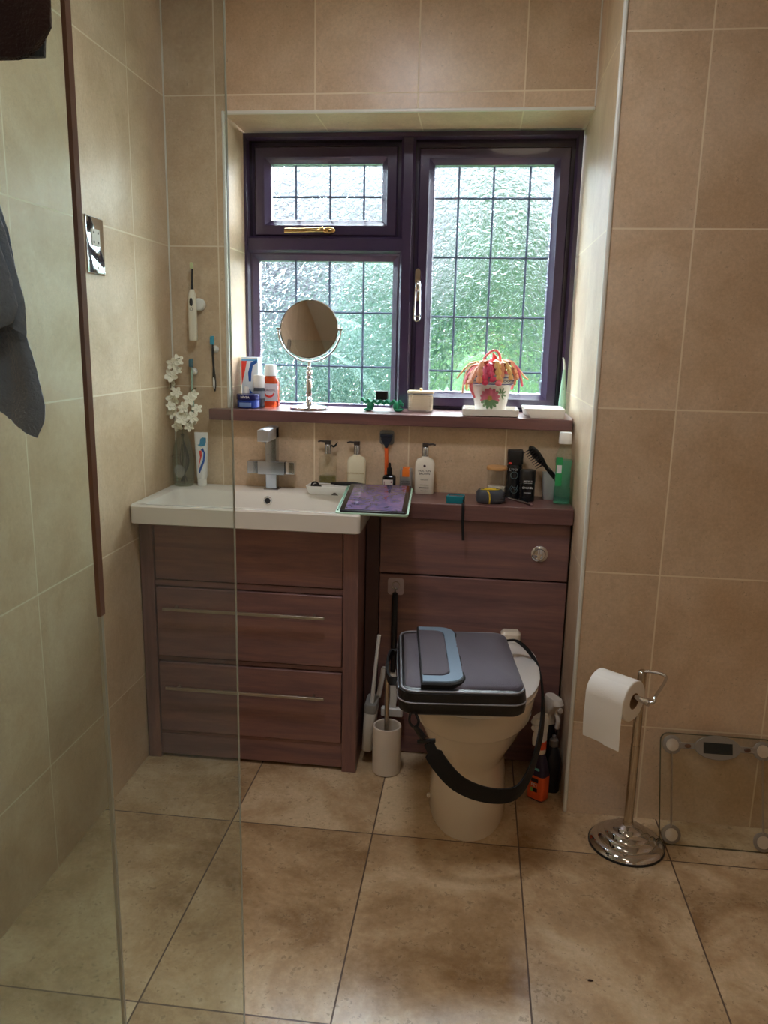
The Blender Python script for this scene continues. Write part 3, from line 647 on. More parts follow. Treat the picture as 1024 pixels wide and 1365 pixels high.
for fx in (-.080, .080): obj('button', lambda b: ell(b, (fx, -.0095, .270), (.009, .002, .006)), mat('amber_dark', (92, 62, 44), .3), dp)

# ================================================================== ON THE SILL
SZ = 1.1192
mir = thing('shaving_mirror', 'round chrome pedestal mirror standing on the sill in front of the left window', 'mirror', (.456, .055, SZ))
obj('base', lambda b: lathe(b, [(.060, 0), (.0655, .002), (.0655, .008), (.058, .012), (.03, .016), (.012, .020), (.010, .028)], 48), chrome, mir)
obj('stem', lambda b: lathe(b, [(.010, .022), (.012, .026), (.008, .030), (.011, .034), (.009, .038), (.007, .042), (.010, .048), (.0095, .095), (.007, .100), (.012, .106), (.007, .112), (.0115, .120), (.010, .127), (.006, .130), (.009, .138), (.004, .146), (.004, .160)], 24), chrome, mir)
mz = .265
obj('yoke', lambda b: (tube(b, [(.106*math.sin(a), .002, mz-.106*math.cos(a)) for a in [R(t) for t in range(-92, 93, 4)]], .0032, 10), tube(b, [(-.112, .002, mz), (-.097, .002, mz)], .004, 10), tube(b, [(.112, .002, mz), (.097, .002, mz)], .004, 10)), chrome, mir)
hd = obj('head', lambda b: loft(b, [[(r*math.cos(2*PI*i/64), y, r*math.sin(2*PI*i/64)) for i in range(64)] for r, y in ((.0955, -.003), (.0985, -.005), (.0995, 0), (.0985, .005), (.094, .006))]), chrome, mir, loc=(0, .002, mz), rot=(-13, 0, 0))
obj('mirror_glass', lambda b: loft(b, [[(r*math.cos(2*PI*i/64), y, r*math.sin(2*PI*i/64)) for i in range(64)] for r, y in ((.0950, -.0032), (.0945, -.0055))]), mat('mirror_silver', (240, 240, 244), .02, 1), hd)

# toothpaste carton, small bottles
tpb = thing('toothpaste_carton', 'upright white blue and red toothpaste carton at the left end of the sill', 'carton', (.237, .125, SZ), rz=-4)
obj('carton', lambda b: box(b, -.030, .030, -.020, .020, 0, .168), mat('carton_white', (225, 235, 245), .35), tpb, bev=.0008)
cb_ = mat('carton_blue', (24, 84, 168), .35); cr_ = mat('carton_red', (226, 62, 52), .35); cl_ = mat('carton_sky', (92, 168, 220), .35)
obj('print_red', lambda b: prism(b, [(-.0300, .155), (-.010, .155), (-.016, .125), (-.0300, .070)], -.0206, -.0201), cr_, tpb)
obj('print_blue', lambda b: (prism(b, [(.026, .160), (.004, .150), (-.006, .115), (-.004, .085), (.004, .085), (.006, .115), (.012, .140), (.028, .150)], -.0206, -.0201), prism(b, [(-.029, 0), (-.012, .072), (.014, .040), (.022, .0)], -.0206, -.0201)), cb_, tpb)
obj('print_sky', lambda b: prism(b, [(-.029, .155), (.029, .155), (.029, .161), (-.029, .161)], -.0206, -.0201), cl_, tpb)
nv = thing('cream_tin', 'low blue cream jar at the front left end of the sill', 'jar', (.250, .035, SZ))
obj('jar', lambda b: lathe(b, [(.034, 0), (.038, .003), (.038, .026), (.036, .028)], 40), mat('blue_jar', (34, 62, 150), .25), nv)
obj('lid', lambda b: lathe(b, [(.0385, .028), (.040, .030), (.040, .045), (.038, .047), (0, .047)], 40), mat('navy_lid', (28, 34, 96), .25), nv)
obj('label_band', lambda b: box(b, -.020, .020, -.0392, -.037, .007, .020), mat('pale_blue_print', (120, 150, 205), .4), nv)
text('NIVEA', .011, mat('ink_white', (238, 240, 242), .5), nv, (0, -.0405, .038))
ro = thing('roll_on_bottle', 'small dark bottle with white cap behind the blue jar', 'bottle', (.274, .085, SZ))
obj('bottle', lambda b: lathe(b, [(.016, 0), (.019, .003), (.019, .062), (.017, .066)], 28), mat('smoky_bottle', (66, 74, 84), .25), ro)
obj('label', lambda b: lathe(b, [(.0194, .030), (.0194, .055)], 28), mat('label_grey', (150, 156, 164), .5), ro)
obj('cap', lambda b: lathe(b, [(.0195, .066), (.020, .068), (.0195, .105), (.017, .109), (0, .110)], 28), white_pl, ro)
sw = thing('cotton_stick_tub', 'tiny white capped tube between carton and blue jar', 'tube', (.2285, .085, SZ))
obj('tube', lambda b: lathe(b, [(.009, 0), (.0105, .002), (.0105, .055), (.009, .064), (.006, .068), (0, .069)], 20), white_pl, sw)
cs = thing('mouthwash_bottle', 'amber mouthwash bottle with white cap and round label on the sill', 'bottle', (.307, .115, SZ))
obj('bottle', lambda b: loft(b, [rr(.054, .036, .012, 0), rr(.060, .040, .013, .004), rr(.060, .040, .013, .082), rr(.052, .036, .014, .096), rr(.036, .032, .012, .103), rr(.034, .032, .012, .106)]), mat('amber_bottle', (198, 72, 38), .1, trans=.55), cs)
obj('label', lambda b: box(b, -.0300, .0300, -.0212, -.0202, .020, .080), mat('label_white', (226, 226, 232), .5), cs, bev=.0004)
obj('label_crescent', lambda b: prism(b, [(.020*math.cos(R(a)), .052+.020*math.sin(R(a))) for a in range(200, 341, 10)]+[(.0165*math.cos(R(a)), .056+.017*math.sin(R(a))) for a in range(340, 199, -10)], -.0218, -.0212), cr_, cs)
text('CORSODYL', .0085, mat('ink_plum', (120, 50, 70), .5), cs, (0, -.0215, .057))
obj('cap', lambda b: lathe(b, [(.0215, .106), (.022, .108), (.0195, .142), (.018, .144), (0, .144)], 28), white_pl, cs)

# green stand and black block
gs = thing('green_stand', 'small green wavy plastic holder with stubby feet on the sill', 'holder', (.705, .07, SZ))
gm = mat('green_plastic', (26, 128, 92), .3)
def wavy(b):
    n = 48; loops = []
    for i in range(n+1):
        x = -.072+.144*i/n; z = .030+.004*math.sin(i*.9)+.006*abs(x/.072)**3*(1 if x < 0 else -.6)
        h = .010+.003*math.sin(i*.9+1); w = .024*(1-.45*abs(x/.075)**3)
        loops.append([(x, -w, z-h*.5), (x, -w, z+h*.5), (x, w, z+h*.5), (x, w, z-h*.5)])
    loft(b, loops)
obj('body', wavy, gm, gs)
for fx in (-.040, .048):
    for fy in (-.018, .018): obj('foot', lambda b: (ell(b, (fx, fy, .018), (.011, .009, .015)), ell(b, (fx-.006 if fx < 0 else fx+.008, fy-.003, .006), (.015, .009, .006))), gm, gs)
tag(obj('black_block', lambda b: rbox(b, .040, .022, 0, .030, .002, .001), black_pl, loc=(.703, .07, SZ+.0375)), 'small black block resting on the green holder', 'box')
# cotton bud box
cbx = thing('cotton_bud_box', 'clear box of cotton buds with knobbed lid on the sill below the window post', 'box', (.832, .10, SZ))
obj('box', lambda b: loft(b, [rr(.084, .060, .004, .0), rr(.086, .062, .004, .003), rr(.086, .062, .004, .062), rr(.082, .058, .003, .062), rr(.082, .058, .003, .004)]), clear_pl, cbx)
def buds(b):
    for i in range(46):
        z = .008+.0042*(i//4)+random.uniform(-.0008, .0008); y = -.022+.0145*(i % 4)
        a = random.uniform(-.05, .05)
        tube(b, [(-.037, y-a*.03, z), (.037, y+a*.03, z)], .0014, 6)
        for s in (-1, 1): ell(b, (s*.034, y+a*.03*s, z), (.006, .0027, .0027), 8, 6)
obj('cotton_buds', buds, mat('cotton_cream', (238, 226, 205), .8), cbx, kind='stuff')
lidc = obj('lid', lambda b: rbox(b, .088, .064, .0625, .070, .004, .001), mat('cream_lid', (228, 212, 184), .4), cbx)
obj('knob', lambda b: ell(b, (0, 0, .0745), (.005, .005, .005)), mat('gold_knob', (206, 168, 110), .3, .4), lidc)

# square dish + potted plant
dish = thing('square_dish', 'white square dish under the painted plant pot', 'dish', (1.066, .045, SZ))
def dishb(b): loft(b, [rr(.165, .14, .006, 0), rr(.178, .152, .008, .003), rr(.182, .156, .008, .024), rr(.176, .150, .007, .024), rr(.172, .146, .007, .014)])
obj('dish', dishb, white_cer, dish)
pp = thing('potted_plant', 'pink-stemmed succulent in a white pot painted with a flower', 'potted plant', (1.066, .045, SZ+.0142))
Hp = .110
def potb(b): lathe(b, [(.045, 0), (.049, .003), (.0655, .085), (.071, .088), (.073, .112), (.0735, .118), (.070, .119), (.068, .112), (.060, .105), (0, .104)], 48)
pw = mat('painted_pot_white', (238, 236, 230), .2, coat=.3)
ptp = obj('pot', potb, pw, pp)
pn = mat('pot_blue_band', (88, 92, 138), .3)
for z0, z1 in ((.088, .0915), (.109, .1145)): obj('band', lambda b: lathe(b, [(.071+.083*(z-.088)+.0006, z) for z in (z0, z1)], 48), pn, ptp)
def zig(b):
    N = 40
    for s in (0, 1):
        P = []
        for i in range(N+1):
            a = R(180+180*i/N); r = .0735+.0003*s; P.append((r*math.cos(a), r*math.sin(a), .0995+.003*math.sin(i*1.3+s*PI)))
        tube(b, P, .0008, 6)
obj('zigzag_line', zig, mat('pot_navy_line', (52, 46, 74), .4), ptp)
def petal_ring(b, cx, cz, r, n, a0, a1, w, off, r0=.1):
    # petals wrapped on the pot's front
    def P(u, v):
        z = cz+v; rad = .049+(.0655-.049)*max(0, min(1, (z-.003)/.082))+off
        a = -PI/2+(cx+u)/rad; return (rad*math.cos(a), rad*math.sin(a), z)
    for k in range(n):
        a = R(a0+(a1-a0)*k/max(1, n-1)); d = (math.cos(a), math.sin(a)); e = (-d[1], d[0]); pts = []
        for t in range(12):
            q = 2*PI*t/12; l = r*(r0+(1-r0)*(.5-.5*math.cos(q)))
            s = w*math.sin(q)*(1.0-.25*math.cos(q)); pts.append((d[0]*l+e[0]*s, d[1]*l+e[1]*s))
        vs = [b.verts.new(P(*p)) for p in pts]; c = b.verts.new(P(sum(p[0] for p in pts)/12, sum(p[1] for p in pts)/12))
        for i in range(12): b.faces.new((c, vs[i], vs[(i+1) % 12]))
obj('painted_flower', lambda b: petal_ring(b, -.004, .045, .034, 9, -15, 195, .0062, .0009), mat('flower_pink', (196, 104, 124), .3), ptp, smooth=0)
obj('painted_leaves', lambda b: (petal_ring(b, -.004, .040, .032, 6, 200, 340, .005, .0012), petal_ring(b, .034, .058, .022, 6, -60, 150, .0032, .0007)), mat('flower_leaf', (106, 138, 98), .3), ptp, smooth=0)
obj('painted_centre', lambda b: petal_ring(b, -.004, .045, .008, 6, 0, 300, .004, .0014), mat('flower_yellow', (168, 140, 70), .3), ptp, smooth=0)
obj('soil', lambda b: lathe(b, [(.066, .104), (.060, .110), (.02, .113), (0, .113)], 30), mat('soil', (84, 52, 46), .9, bump=.6, bscale=80), pp)
pks = [mat('leaf_pink', (226, 112, 122), .4), mat('leaf_rose', (198, 62, 92), .4), mat('leaf_salmon', (222, 150, 112), .4), mat('leaf_ochre', (206, 158, 92), .4)]
rnd = random.Random(11)
def frond(b, a, out, top, drop, tw):
    # chain of flattened oval segments arching out and hanging down
    ca, sa = math.cos(a), math.sin(a)
    P = smoothpath([(.03*ca, .03*sa, .108), (out*.45*ca, out*.45*sa, top*.8+.03), (out*.8*ca, out*.8*sa, top), (out*ca+tw*.01, out*sa, top-.03), (out*1.04*ca+tw*.02, out*1.04*sa, drop)], 6)
    tube(b, P, .0026, 6)
    n = 5
    for k in range(n):
        i = int((.16+.8*k/n)*len(P)); p = P[min(i, len(P)-2)]; q = P[min(i+5, len(P)-1)]
        d = (q-p); L = max(d.length, .018); d.normalize()
        s = d.cross(Vector((ca, sa, .3))).normalized(); u = s.cross(d)
        loops = []
        for t, w in ((0, .15), (.25, .75), (.6, 1), (.85, .8), (1, .2)):
            c = p+d*L*t; loops.append([c+s*x*w*.0115+u*y*.0028 for x, y in ((-1, 0), (-.5, 1), (.5, 1), (1, 0), (.5, -1), (-.5, -1))])
        loft(b, loops)
for k in range(30):
    a = 2*PI*k/30+rnd.uniform(-.1, .1); fr = math.sin(a) < .1
    out = rnd.uniform(.070, .088) if fr else rnd.uniform(.055, .080)
    if k % 5 == 0: out += .012*abs(math.cos(a))
    if abs(math.cos(a)) < .75 and fr: drop = rnd.uniform(.085, .115)
    else: drop = rnd.uniform(.055, .115)
    obj('stem', lambda b: frond(b, a, max(out, .083), rnd.uniform(.138, .165), drop, rnd.uniform(-1, 1)), pks[rnd.choice([0, 0, 1, 2, 2, 3])], pp, smooth=50)
obj('stem', lambda b: (tube(b, [(-.035, -.03, .11), (-.03, -.045, .165), (.0, -.03, .195), (.022, -.01, .18), (.03, 0, .12)], .0038, 8, 7), tube(b, [(-.06, -.055, .12), (-.066, -.062, .08), (-.052, -.066, .045)], [.005, .006, .003], 8, 6)), pks[0], pp)
obj('stem', lambda b: (tube(b, [(.002, -.01, .13), (.006, -.015, .17), (.0, -.015, .186)], [.006, .009, .002], 8, 6),), mat('leaf_red', (226, 60, 62), .4), pp)
# white box with folded corner
wbx = thing('white_box', 'flat white box near the right end of the sill', 'box', (1.238, .055, SZ), rz=0)
obj('box', lambda b: loft(b, [[(-.042, -.075, 0), (.062, -.075, 0), (.062, .07, 0), (-.060, .07, 0)], [(-.060, -.078, .026), (.064, -.078, .026), (.064, .07, .026), (-.066, .07, .026)], [(-.064, -.078, .030), (.064, -.078, .030), (.064, .07, .030), (-.066, .07, .030)]]), mat('box_white', (232, 228, 218), .5), wbx, bev=.001)
gnz = thing('green_applicator', 'slim pale green tapering applicator in the right corner of the sill', 'applicator', (1.3095, .165, SZ))
obj('body', lambda b: lathe(b, [(.0105, 0), (.0115, .004), (.0118, .04), (.009, .085), (.0055, .125), (.004, .15)], 24), mat('mint_plastic', (168, 214, 188), .3), gnz)
obj('tip', lambda b: tube(b, [(0, 0, .148), (-.001, 0, .165), (-.004, 0, .182), (-.007, 0, .190)], [.004, .0035, .003, .002], 10, 4), mat('pale_tip', (222, 236, 226), .3), gnz)
obj('button', lambda b: ell(b, (0, -.0085, .085), (.002, .002, .003)), black_pl, gnz)

# ================================================================== ON THE BASIN AND WORKTOP
RZ = .8577
va = thing('glass_vase', 'clear bottle-shaped glass vase in the left back corner of the basin', 'vase', (.046, -.052, RZ))
def bottle_shell(b, prof, t, n=36):
    P = prof+[(max(r-t, .001), max(z, prof[0][1]+t)) for r, z in reversed(prof)]
    lathe(b, P, n)
obj('vase', lambda b: bottle_shell(b, [(.030, 0), (.033, .003), (.036, .03), (.038, .08), (.036, .11), (.028, .145), (.021, .165), (.018, .188), (.0185, .192)], .0025), mat('vase_glass', (222, 226, 220), .03, trans=1, ior=1.2), va)
obj('embossing', lambda b: (torus(b, .037, .0008, 'xy', (0, 0, .02), 36, 6), torus(b, .0382, .0008, 'xy', (0, 0, .10), 36, 6), prism(b, [(.018*math.cos(2*PI*i/24), .055+.022*math.sin(2*PI*i/24)) for i in range(24)], -.0384, -.0375)), mat('vase_embossing', (170, 176, 170), .2, alpha=.35), va)
fw_ = thing('flower_spray', 'spray of cream-white artificial blossoms standing in the glass vase', 'flowers', (.046, -.052, RZ+.005))
pet = mat('petal_cream', (252, 250, 234), .6); stg = mat('stem_olive', (96, 92, 56), .6)
S1 = [(.004, 0, .0), (.0, 0, .10), (.0, 0, .18), (-.02, -.005, .24), (-.030, -.008, .30), (-.028, -.012, .36), (-.014, -.012, .41), (.004, -.01, .42)]
S2 = [(-.004, 0, 0), (.0, 0, .10), (.0, 0, .18), (.010, -.006, .235), (.024, -.012, .28), (.040, -.012, .315), (.056, -.010, .325)]
S3 = [(0, .004, 0), (0, 0, .18), (.022, -.01, .21), (.046, -.012, .235), (.056, -.014, .255)]
for S in (S1, S2, S3): obj('stem', lambda b: tube(b, S, .0014, 7, 5), stg, fw_)
for i in range(9):
    sgn = random.uniform(-1, 1)
    obj('inner_stem', lambda b: tube(b, [(sgn*.012, .01*random.uniform(-1, 1), .01), (sgn*-.018, .008, .08), (sgn*.006, 0, .17)], .0016, 6, 5), mat('stem_dark', (52, 50, 40), .6), fw_)
def blossom(b, c, r, seed):
    q = random.Random(seed); n = 5; M = Matrix.Translation(c) @ Matrix.Rotation(R(q.uniform(50, 120)), 4, 'X') @ Matrix.Rotation(R(q.uniform(-45, 45)), 4, 'Y') @ Matrix.Rotation(q.uniform(0, 6), 4, 'Z')
    for k in range(n):
        a = 2*PI*k/n; ca, sa = math.cos(a), math.sin(a); g = []
        for t in range(6):
            l = r*(.08+.92*t/5); w = r*.36*math.sin(PI*(.12+.80*t/5))**.8
            zc = .35*r*(t/5)**2-.12*r*(t/5)**4
            g.append([M @ Vector((ca*l-sa*s*w, sa*l+ca*s*w, zc+abs(s)*r*.10+q.uniform(-.03, .03)*r)) for s in (-1, -.5, 0, .5, 1)])
        V = [[b.verts.new(p) for p in row] for row in g]
        for x, y in zip(V, V[1:]):
            for j in range(4): b.faces.new((x[j], x[j+1], y[j+1], y[j]))
    s0 = len(b.verts); ell(b, (0, 0, .002), (r*.13, r*.13, r*.2), 8, 6); xf(b, M, s0)
bl = [(-.022, .400, .026), (-.010, .415, .022), (.002, .385, .018), (-.036, .365, .026), (-.030, .335, .024), (-.006, .310, .020), (-.040, .292, .027), (-.026, .280, .024), (-.046, .262, .022), (-.030, .242, .027), (.006, .243, .026), (.020, .262, .024), (.034, .285, .022), (.044, .300, .018), (.012, .222, .024), (-.004, .212, .020), (.030, .212, .022), (.050, .232, .024), (.058, .252, .018), (-.014, .195, .022), (.036, .196, .018)]
for i, (x, z, r) in enumerate(bl):
    y = -.016+.014*math.sin(i*2.1); x = max(x, -.046+r*.72)+random.uniform(-.003, .003); z += random.uniform(-.004, .004)
    o = obj('blossom', lambda b: blossom(b, Vector((x, y, z)), r*random.uniform(.8, 1.08), i), pet, fw_, smooth=70)
    so = o.modifiers.new('t', 'SOLIDIFY'); so.thickness = .0006

tp = thing('toothpaste_tube', 'white toothpaste tube standing on its cap at the back of the basin', 'toothpaste', (.108, -.045, RZ))
def tubeb(b):
    loops = []
    for z, w, d in ((.024, .030, .030), (.032, .036, .034), (.08, .040, .026), (.13, .044, .014), (.168, .046, .004), (.182, .047, .003)):
        loops.append([(w/2*math.cos(2*PI*i/24), d/2*math.sin(2*PI*i/24), z) for i in range(24)])
    loft(b, loops)
obj('tube', tubeb, mat('tube_white', (230, 232, 232), .35), tp)
obj('cap', lambda b: lathe(b, [(.0135, 0), (.0155, .002), (.0155, .022), (.014, .024), (0, .024)], 24), white_pl, tp)
def on_tube(b, poly, t=.0004):
    def yy(z): return -(.017 if z < .032 else .017+(.002-.017)*((z-.032)/.136)) - .0012
    A = [(x, yy(z), z) for x, z in poly]; loft(b, [[(x, y+.001, z) for x, y, z in A], A])
obj('print_swoosh', lambda b: on_tube(b, [(.000, .125), (.010, .115), (.008, .09), (-.002, .065), (-.006, .05), (-.002, .045), (.004, .06), (.014, .085), (.016, .112), (.008, .130)]), cb_, tp)
obj('print_red_stripe', lambda b: on_tube(b, [(-.006, .120), (.003, .122), (.005, .105), (-.002, .08), (-.008, .062), (-.004, .085), (-.002, .1)]), cr_, tp)
obj('print_crest', lambda b: on_tube(b, [(-.012, .140), (-.004, .142), (-.002, .160), (.006, .165), (.018, .164), (.018, .150), (.014, .138), (.0, .134)]), mat('tube_teal', (60, 140, 180), .4), tp)

# tray
tr = thing('grooming_tray', 'long white plastic tray on the basin back ledge', 'tray', (.578, -.060, RZ), rz=-2)
def trayb(b):
    O = lambda w, d, z: rr(w, d, .012, z, 5)
    loft(b, [O(.168, .060, .0), O(.180, .066, .004), O(.196, .074, .026), O(.190, .068, .027), O(.174, .058, .006)])
obj('tray', trayb, white_pl, tr)
obj('notch', lambda b: prism(b, [(-.012, .0), (.012, .0), (.003, .009), (-.003, .009)], -.0352, -.032), mat('tray_notch_grey', (90, 84, 78), .6), tr)  # small grey wedge on the tray front
eb = thing('clipper_charger', 'black cable-wrapped clipper piece at the left end of the tray', 'clipper', (.512, -.062, RZ+.0075))
obj('body', lambda b: (ell(b, (0, 0, .014), (.016, .012, .010)), torus(b, .012, .003, 'xz', (-.004, -.010, .018), 24, 8)), black_pl, eb)
obj('cable', lambda b: tube(b, [(.004, -.004, .022), (.030, .0, .022), (.060, .004, .020)], .002, 8, 5), brushed, eb)
rz_ = thing('trimmer', 'long black trimmer lying across the right end of the tray', 'trimmer', (.615, -.058, RZ+.028), rz=-3)
obj('body', lambda b: (tube(b, [(-.058, 0, .004), (-.02, 0, .005), (.02, 0, .006), (.058, -.004, .005)], [.004, .007, .007, .004], 12, 4)), black_pl, rz_)
obj('blade', lambda b: box(b, .052, .068, -.009, .001, .002, .006), brushed, rz_, bev=.001)

# pump bottles
def pump(b, z, d=1, neck=.011):
    pass
def pump_bottle(name_label, x, y, z0, w, dpt, hgt, m_body, d, liquid=None, hook=False, cap_black=True, rz=0, total=.155):
    t = thing('soap_dispenser', name_label, 'soap dispenser', (x, y, z0), rz=rz)
    hb = hgt
    if liquid:
        obj('bottle', lambda b: loft(b, [rr(w-.004, dpt-.004, .010, 0), rr(w, dpt, .012, .003), rr(w, dpt, .012, hb-.016), rr(w-.012, dpt-.010, .012, hb-.004), rr(.024, .024, .010, hb+.002), rr(.022, .022, .010, hb+.006)]), m_body, t)
        obj('liquid', lambda b: loft(b, [rr(w-.006, dpt-.006, .010, .003), rr(w-.006, dpt-.006, .010, liquid[0])]), liquid[1], t)
    else:
        obj('bottle', lambda b: loft(b, [rr(w-.004, dpt-.004, .010, 0), rr(w, dpt, .012, .003), rr(w, dpt, .012, hb-.016), rr(w-.012, dpt-.010, .012, hb-.004), rr(.024, .024, .010, hb+.002), rr(.022, .022, .010, hb+.006)]), m_body, t)
    obj('collar', lambda b: lathe(b, [(.0105, hb+.005), (.0105, hb+.034), (.009, hb+.036)], 24), satin, t)
    pm = mat('pump_bronze', (58, 50, 46), .35)
    def head(b):
        rbox(b, .020, .018, hb+.036, hb+.049, .004, .001)
        tube(b, [(d*.005, 0, hb+.044), (d*.024, 0, hb+.046), (d*.033, 0, hb+.0435)], [.0038, .0032, .0026], 10)
    obj('pump_head', head, pm, t)
    return t
olive = mat('olive_soap', (150, 140, 74), .1, trans=.5)
w1 = pump_bottle('clear pump bottle half full of olive liquid at the back of the basin', .536, -.045+.028, RZ, .060, .034, .118, mat('clear_bottle', (240, 240, 234), .05, trans=1, ior=1.15), -1, liquid=(.048, olive))
w1.location.y = -.0215; tr.location.y = -.082
eb.location.y = -.084; rz_.location.y = -.08
obj('side_hook', lambda b: prism(b, [(.012, .153), (.020, .150), (.034, .164), (.028, .148), (.020, .143), (.013, .147)], -.003, .003), black_pl, w1)
w2 = pump_bottle('milky cream pump bottle with gold lettering behind the white tray', .634, -.0215, RZ, .062, .034, .118, mat('milky_bottle', (226, 218, 190), .2), -1)
text('MOLTON BROWN', .0072, mat('gold_ink', (158, 130, 60), .3), w2, (-.004, -.0174, .062))
w3 = pump_bottle('white pump bottle with dark lettering on the worktop left of centre', .862, -.038, CT, .063, .036, .118, mat('ivory_bottle', (232, 226, 212), .25), 1)
ik = mat('ink_brown', (70, 56, 58), .5)
text('MOLTON\nBROWN', .0095, ik, w3, (0, -.0184, .073)); text('HAND LOTION', .0036, ik, w3, (0, -.0184, .048)); text('300 ml e 10 fl oz', .0036, ik, w3, (0, -.0184, .012))
obj('emblem', lambda b: loft(b, [[(.0042*math.cos(2*PI*i/20), y, .094+.0042*math.sin(2*PI*i/20)) for i in range(20)] for y in (-.0178, -.0184)]), ik, w3)
obj('label_lines', lambda b: (box(b, -.014, .014, -.0184, -.0178, .0305, .0320), box(b, -.016, .016, -.0184, -.0178, .0205, .0235)), ik, w3)

# razor and holder on the wall
rzr = thing('wall_razor', 'orange handled razor hanging in a clear holder on the splashback', 'razor', (.731, 0, .905))
obj('holder', lambda b: loft(b, [[(x, -y_, z+.134) for x, z, y_ in rr(.048, .048, .010, t)] for t in (.0006, .004)]), mat('clear_grey_holder', (150, 152, 152), .15, alpha=.75), rzr)
obj('handle', lambda b: tube(b, [(.0, -.012, .0), (.001, -.014, .05), (.0, -.014, .102)], [.005, .0065, .006], 12, 5), mat('orange_handle', (232, 104, 48), .35), rzr)
obj('head', lambda b: (prism(b, [(-.018, .138), (.018, .138), (.017, .126), (.006, .108), (.004, .10), (-.004, .10), (-.006, .108), (-.017, .126)], -.020, -.008), box(b, -.020, .020, -.023, -.006, .137, .146)), mat('razor_navy', (34, 40, 54), .35), rzr, bev=.001)
# dropper
dpb = thing('dropper_bottle', 'small black dropper bottle with white label left of the orange-capped stick', 'bottle', (.746, -.040, CT))
obj('bottle', lambda b: loft(b, [rr(.038, .030, .006, 0), rr(.042, .033, .007, .002), rr(.042, .033, .007, .050), rr(.036, .028, .008, .056), rr(.016, .016, .007, .060)]), mat('black_glass', (24, 22, 24), .12), dpb)
obj('label', lambda b: box(b, -.019, .013, -.0175, -.0166, .004, .044), mat('label_offwhite', (222, 212, 208), .5), dpb)
obj('label_print', lambda b: (box(b, -.015, -.0135, -.0181, -.0175, .014, .038), box(b, -.004, .009, -.0181, -.0175, .024, .0255), box(b, -.004, .006, -.0181, -.0175, .020, .0212), box(b, .006, .010, -.0181, -.0175, .034, .039), box(b, -.0155, -.012, -.0181, -.0175, .007, .0105)), mat('ink_rose', (126, 66, 70), .5), dpb)
obj('dropper', lambda b: lathe(b, [(.0085, .060), (.009, .062), (.0085, .080), (.005, .083), (.0045, .092), (.003, .098), (0, .099)], 20), black_pl, dpb)
ds = thing('deodorant_stick', 'silver stick deodorant with an orange cap beside the white pump bottle', 'deodorant', (.801, -.040, CT))
obj('body', lambda b: loft(b, [rr(.036, .024, .008, 0), rr(.040, .028, .009, .003), rr(.041, .029, .009, .060), rr(.040, .028, .009, .074)]), mat('silver_body', (168, 168, 170), .3, .4), ds)
obj('cap', lambda b: loft(b, [rr(.027, .0300, .005, .056, 5, 0, -.001), rr(.027, .030, .006, .078, 5, 0, -.001), rr(.022, .026, .008, .086)]), mat('amber_cap', (232, 120, 42), .3), ds)
obj('shoulder', lambda b: loft(b, [rr(.041, .0285, .009, .0745), rr(.038, .026, .009, .082), rr(.028, .02, .008, .083)]), mat('silver_body'), ds)
obj('label_orange', lambda b: (box(b, -.0195, .0195, -.0158, -.0146, .016, .024), box(b, -.015, .015, -.0158, -.0146, .004, .010)), mat('orange_label'), ds)
text('MEN EXPERT', .0055, mat('ink_black'), ds, (0, -.0158, .040)); text('DEODORANT', .0045, mat('ink_black'), ds, (0, -.0158, .033))

# tablet
tb = thing('tablet', 'tablet in a mint green case lying across the basin corner and worktop', 'tablet', (.728, -.243, .869), rot=(6.5, 0, 2))
obj('case', lambda b: (loft(b, [rr(.212, .272, .010, 0), rr(.214, .274, .012, .002), rr(.214, .274, .012, .006), rr(.210, .270, .010, .008)]), ), mat('mint_case', (176, 208, 186), .5), tb)
obj('body', lambda b: loft(b, [rr(.196, .268, .009, .0082), rr(.196, .268, .009, .0135), rr(.194, .266, .008, .0145)]), mat('graphite', (58, 58, 64), .3, .5), tb, loc=(.004, -.001, 0))
obj('bezel', lambda b: loft(b, [rr(.194, .264, .008, .0146), rr(.194, .264, .008, .0150)]), mat('bezel_black', (16, 16, 20), .08), tb, loc=(.004, -.001, 0))
def screen_mat():
    m = bpy.data.materials.new('tablet_screen'); m.use_nodes = True; b = NB(m); p = m.node_tree.nodes['Principled BSDF']
    tc = b.n('TexCoord'); n = b.noise(tc.outputs['Object'], 22, 5, .6, 1.5)
    b.l(b.ramp(n, [(.35, srgb(70, 66, 96)), (.5, srgb(96, 84, 118)), (.62, srgb(120, 96, 122)), (.72, srgb(86, 92, 150))]), p.inputs['Base Color'])
    p.inputs['Roughness'].default_value = .06; p.inputs['Coat Weight'].default_value = .3; return m
obj('screen', lambda b: loft(b, [rr(.166, .254, .003, .01505), rr(.166, .254, .003, .0154)]), screen_mat(), tb, loc=(.004, -.001, 0))
obj('camera_hole', lambda b: ell(b, (0, -.1345, .011), (.003, .001, .002)), black_pl, tb)
obj('case_slot', lambda b: tube(b, [(-.101, -.12, .0085), (-.101, .12, .0085)], .003, 8), mat('mint_dark', (120, 160, 138), .5), tb)

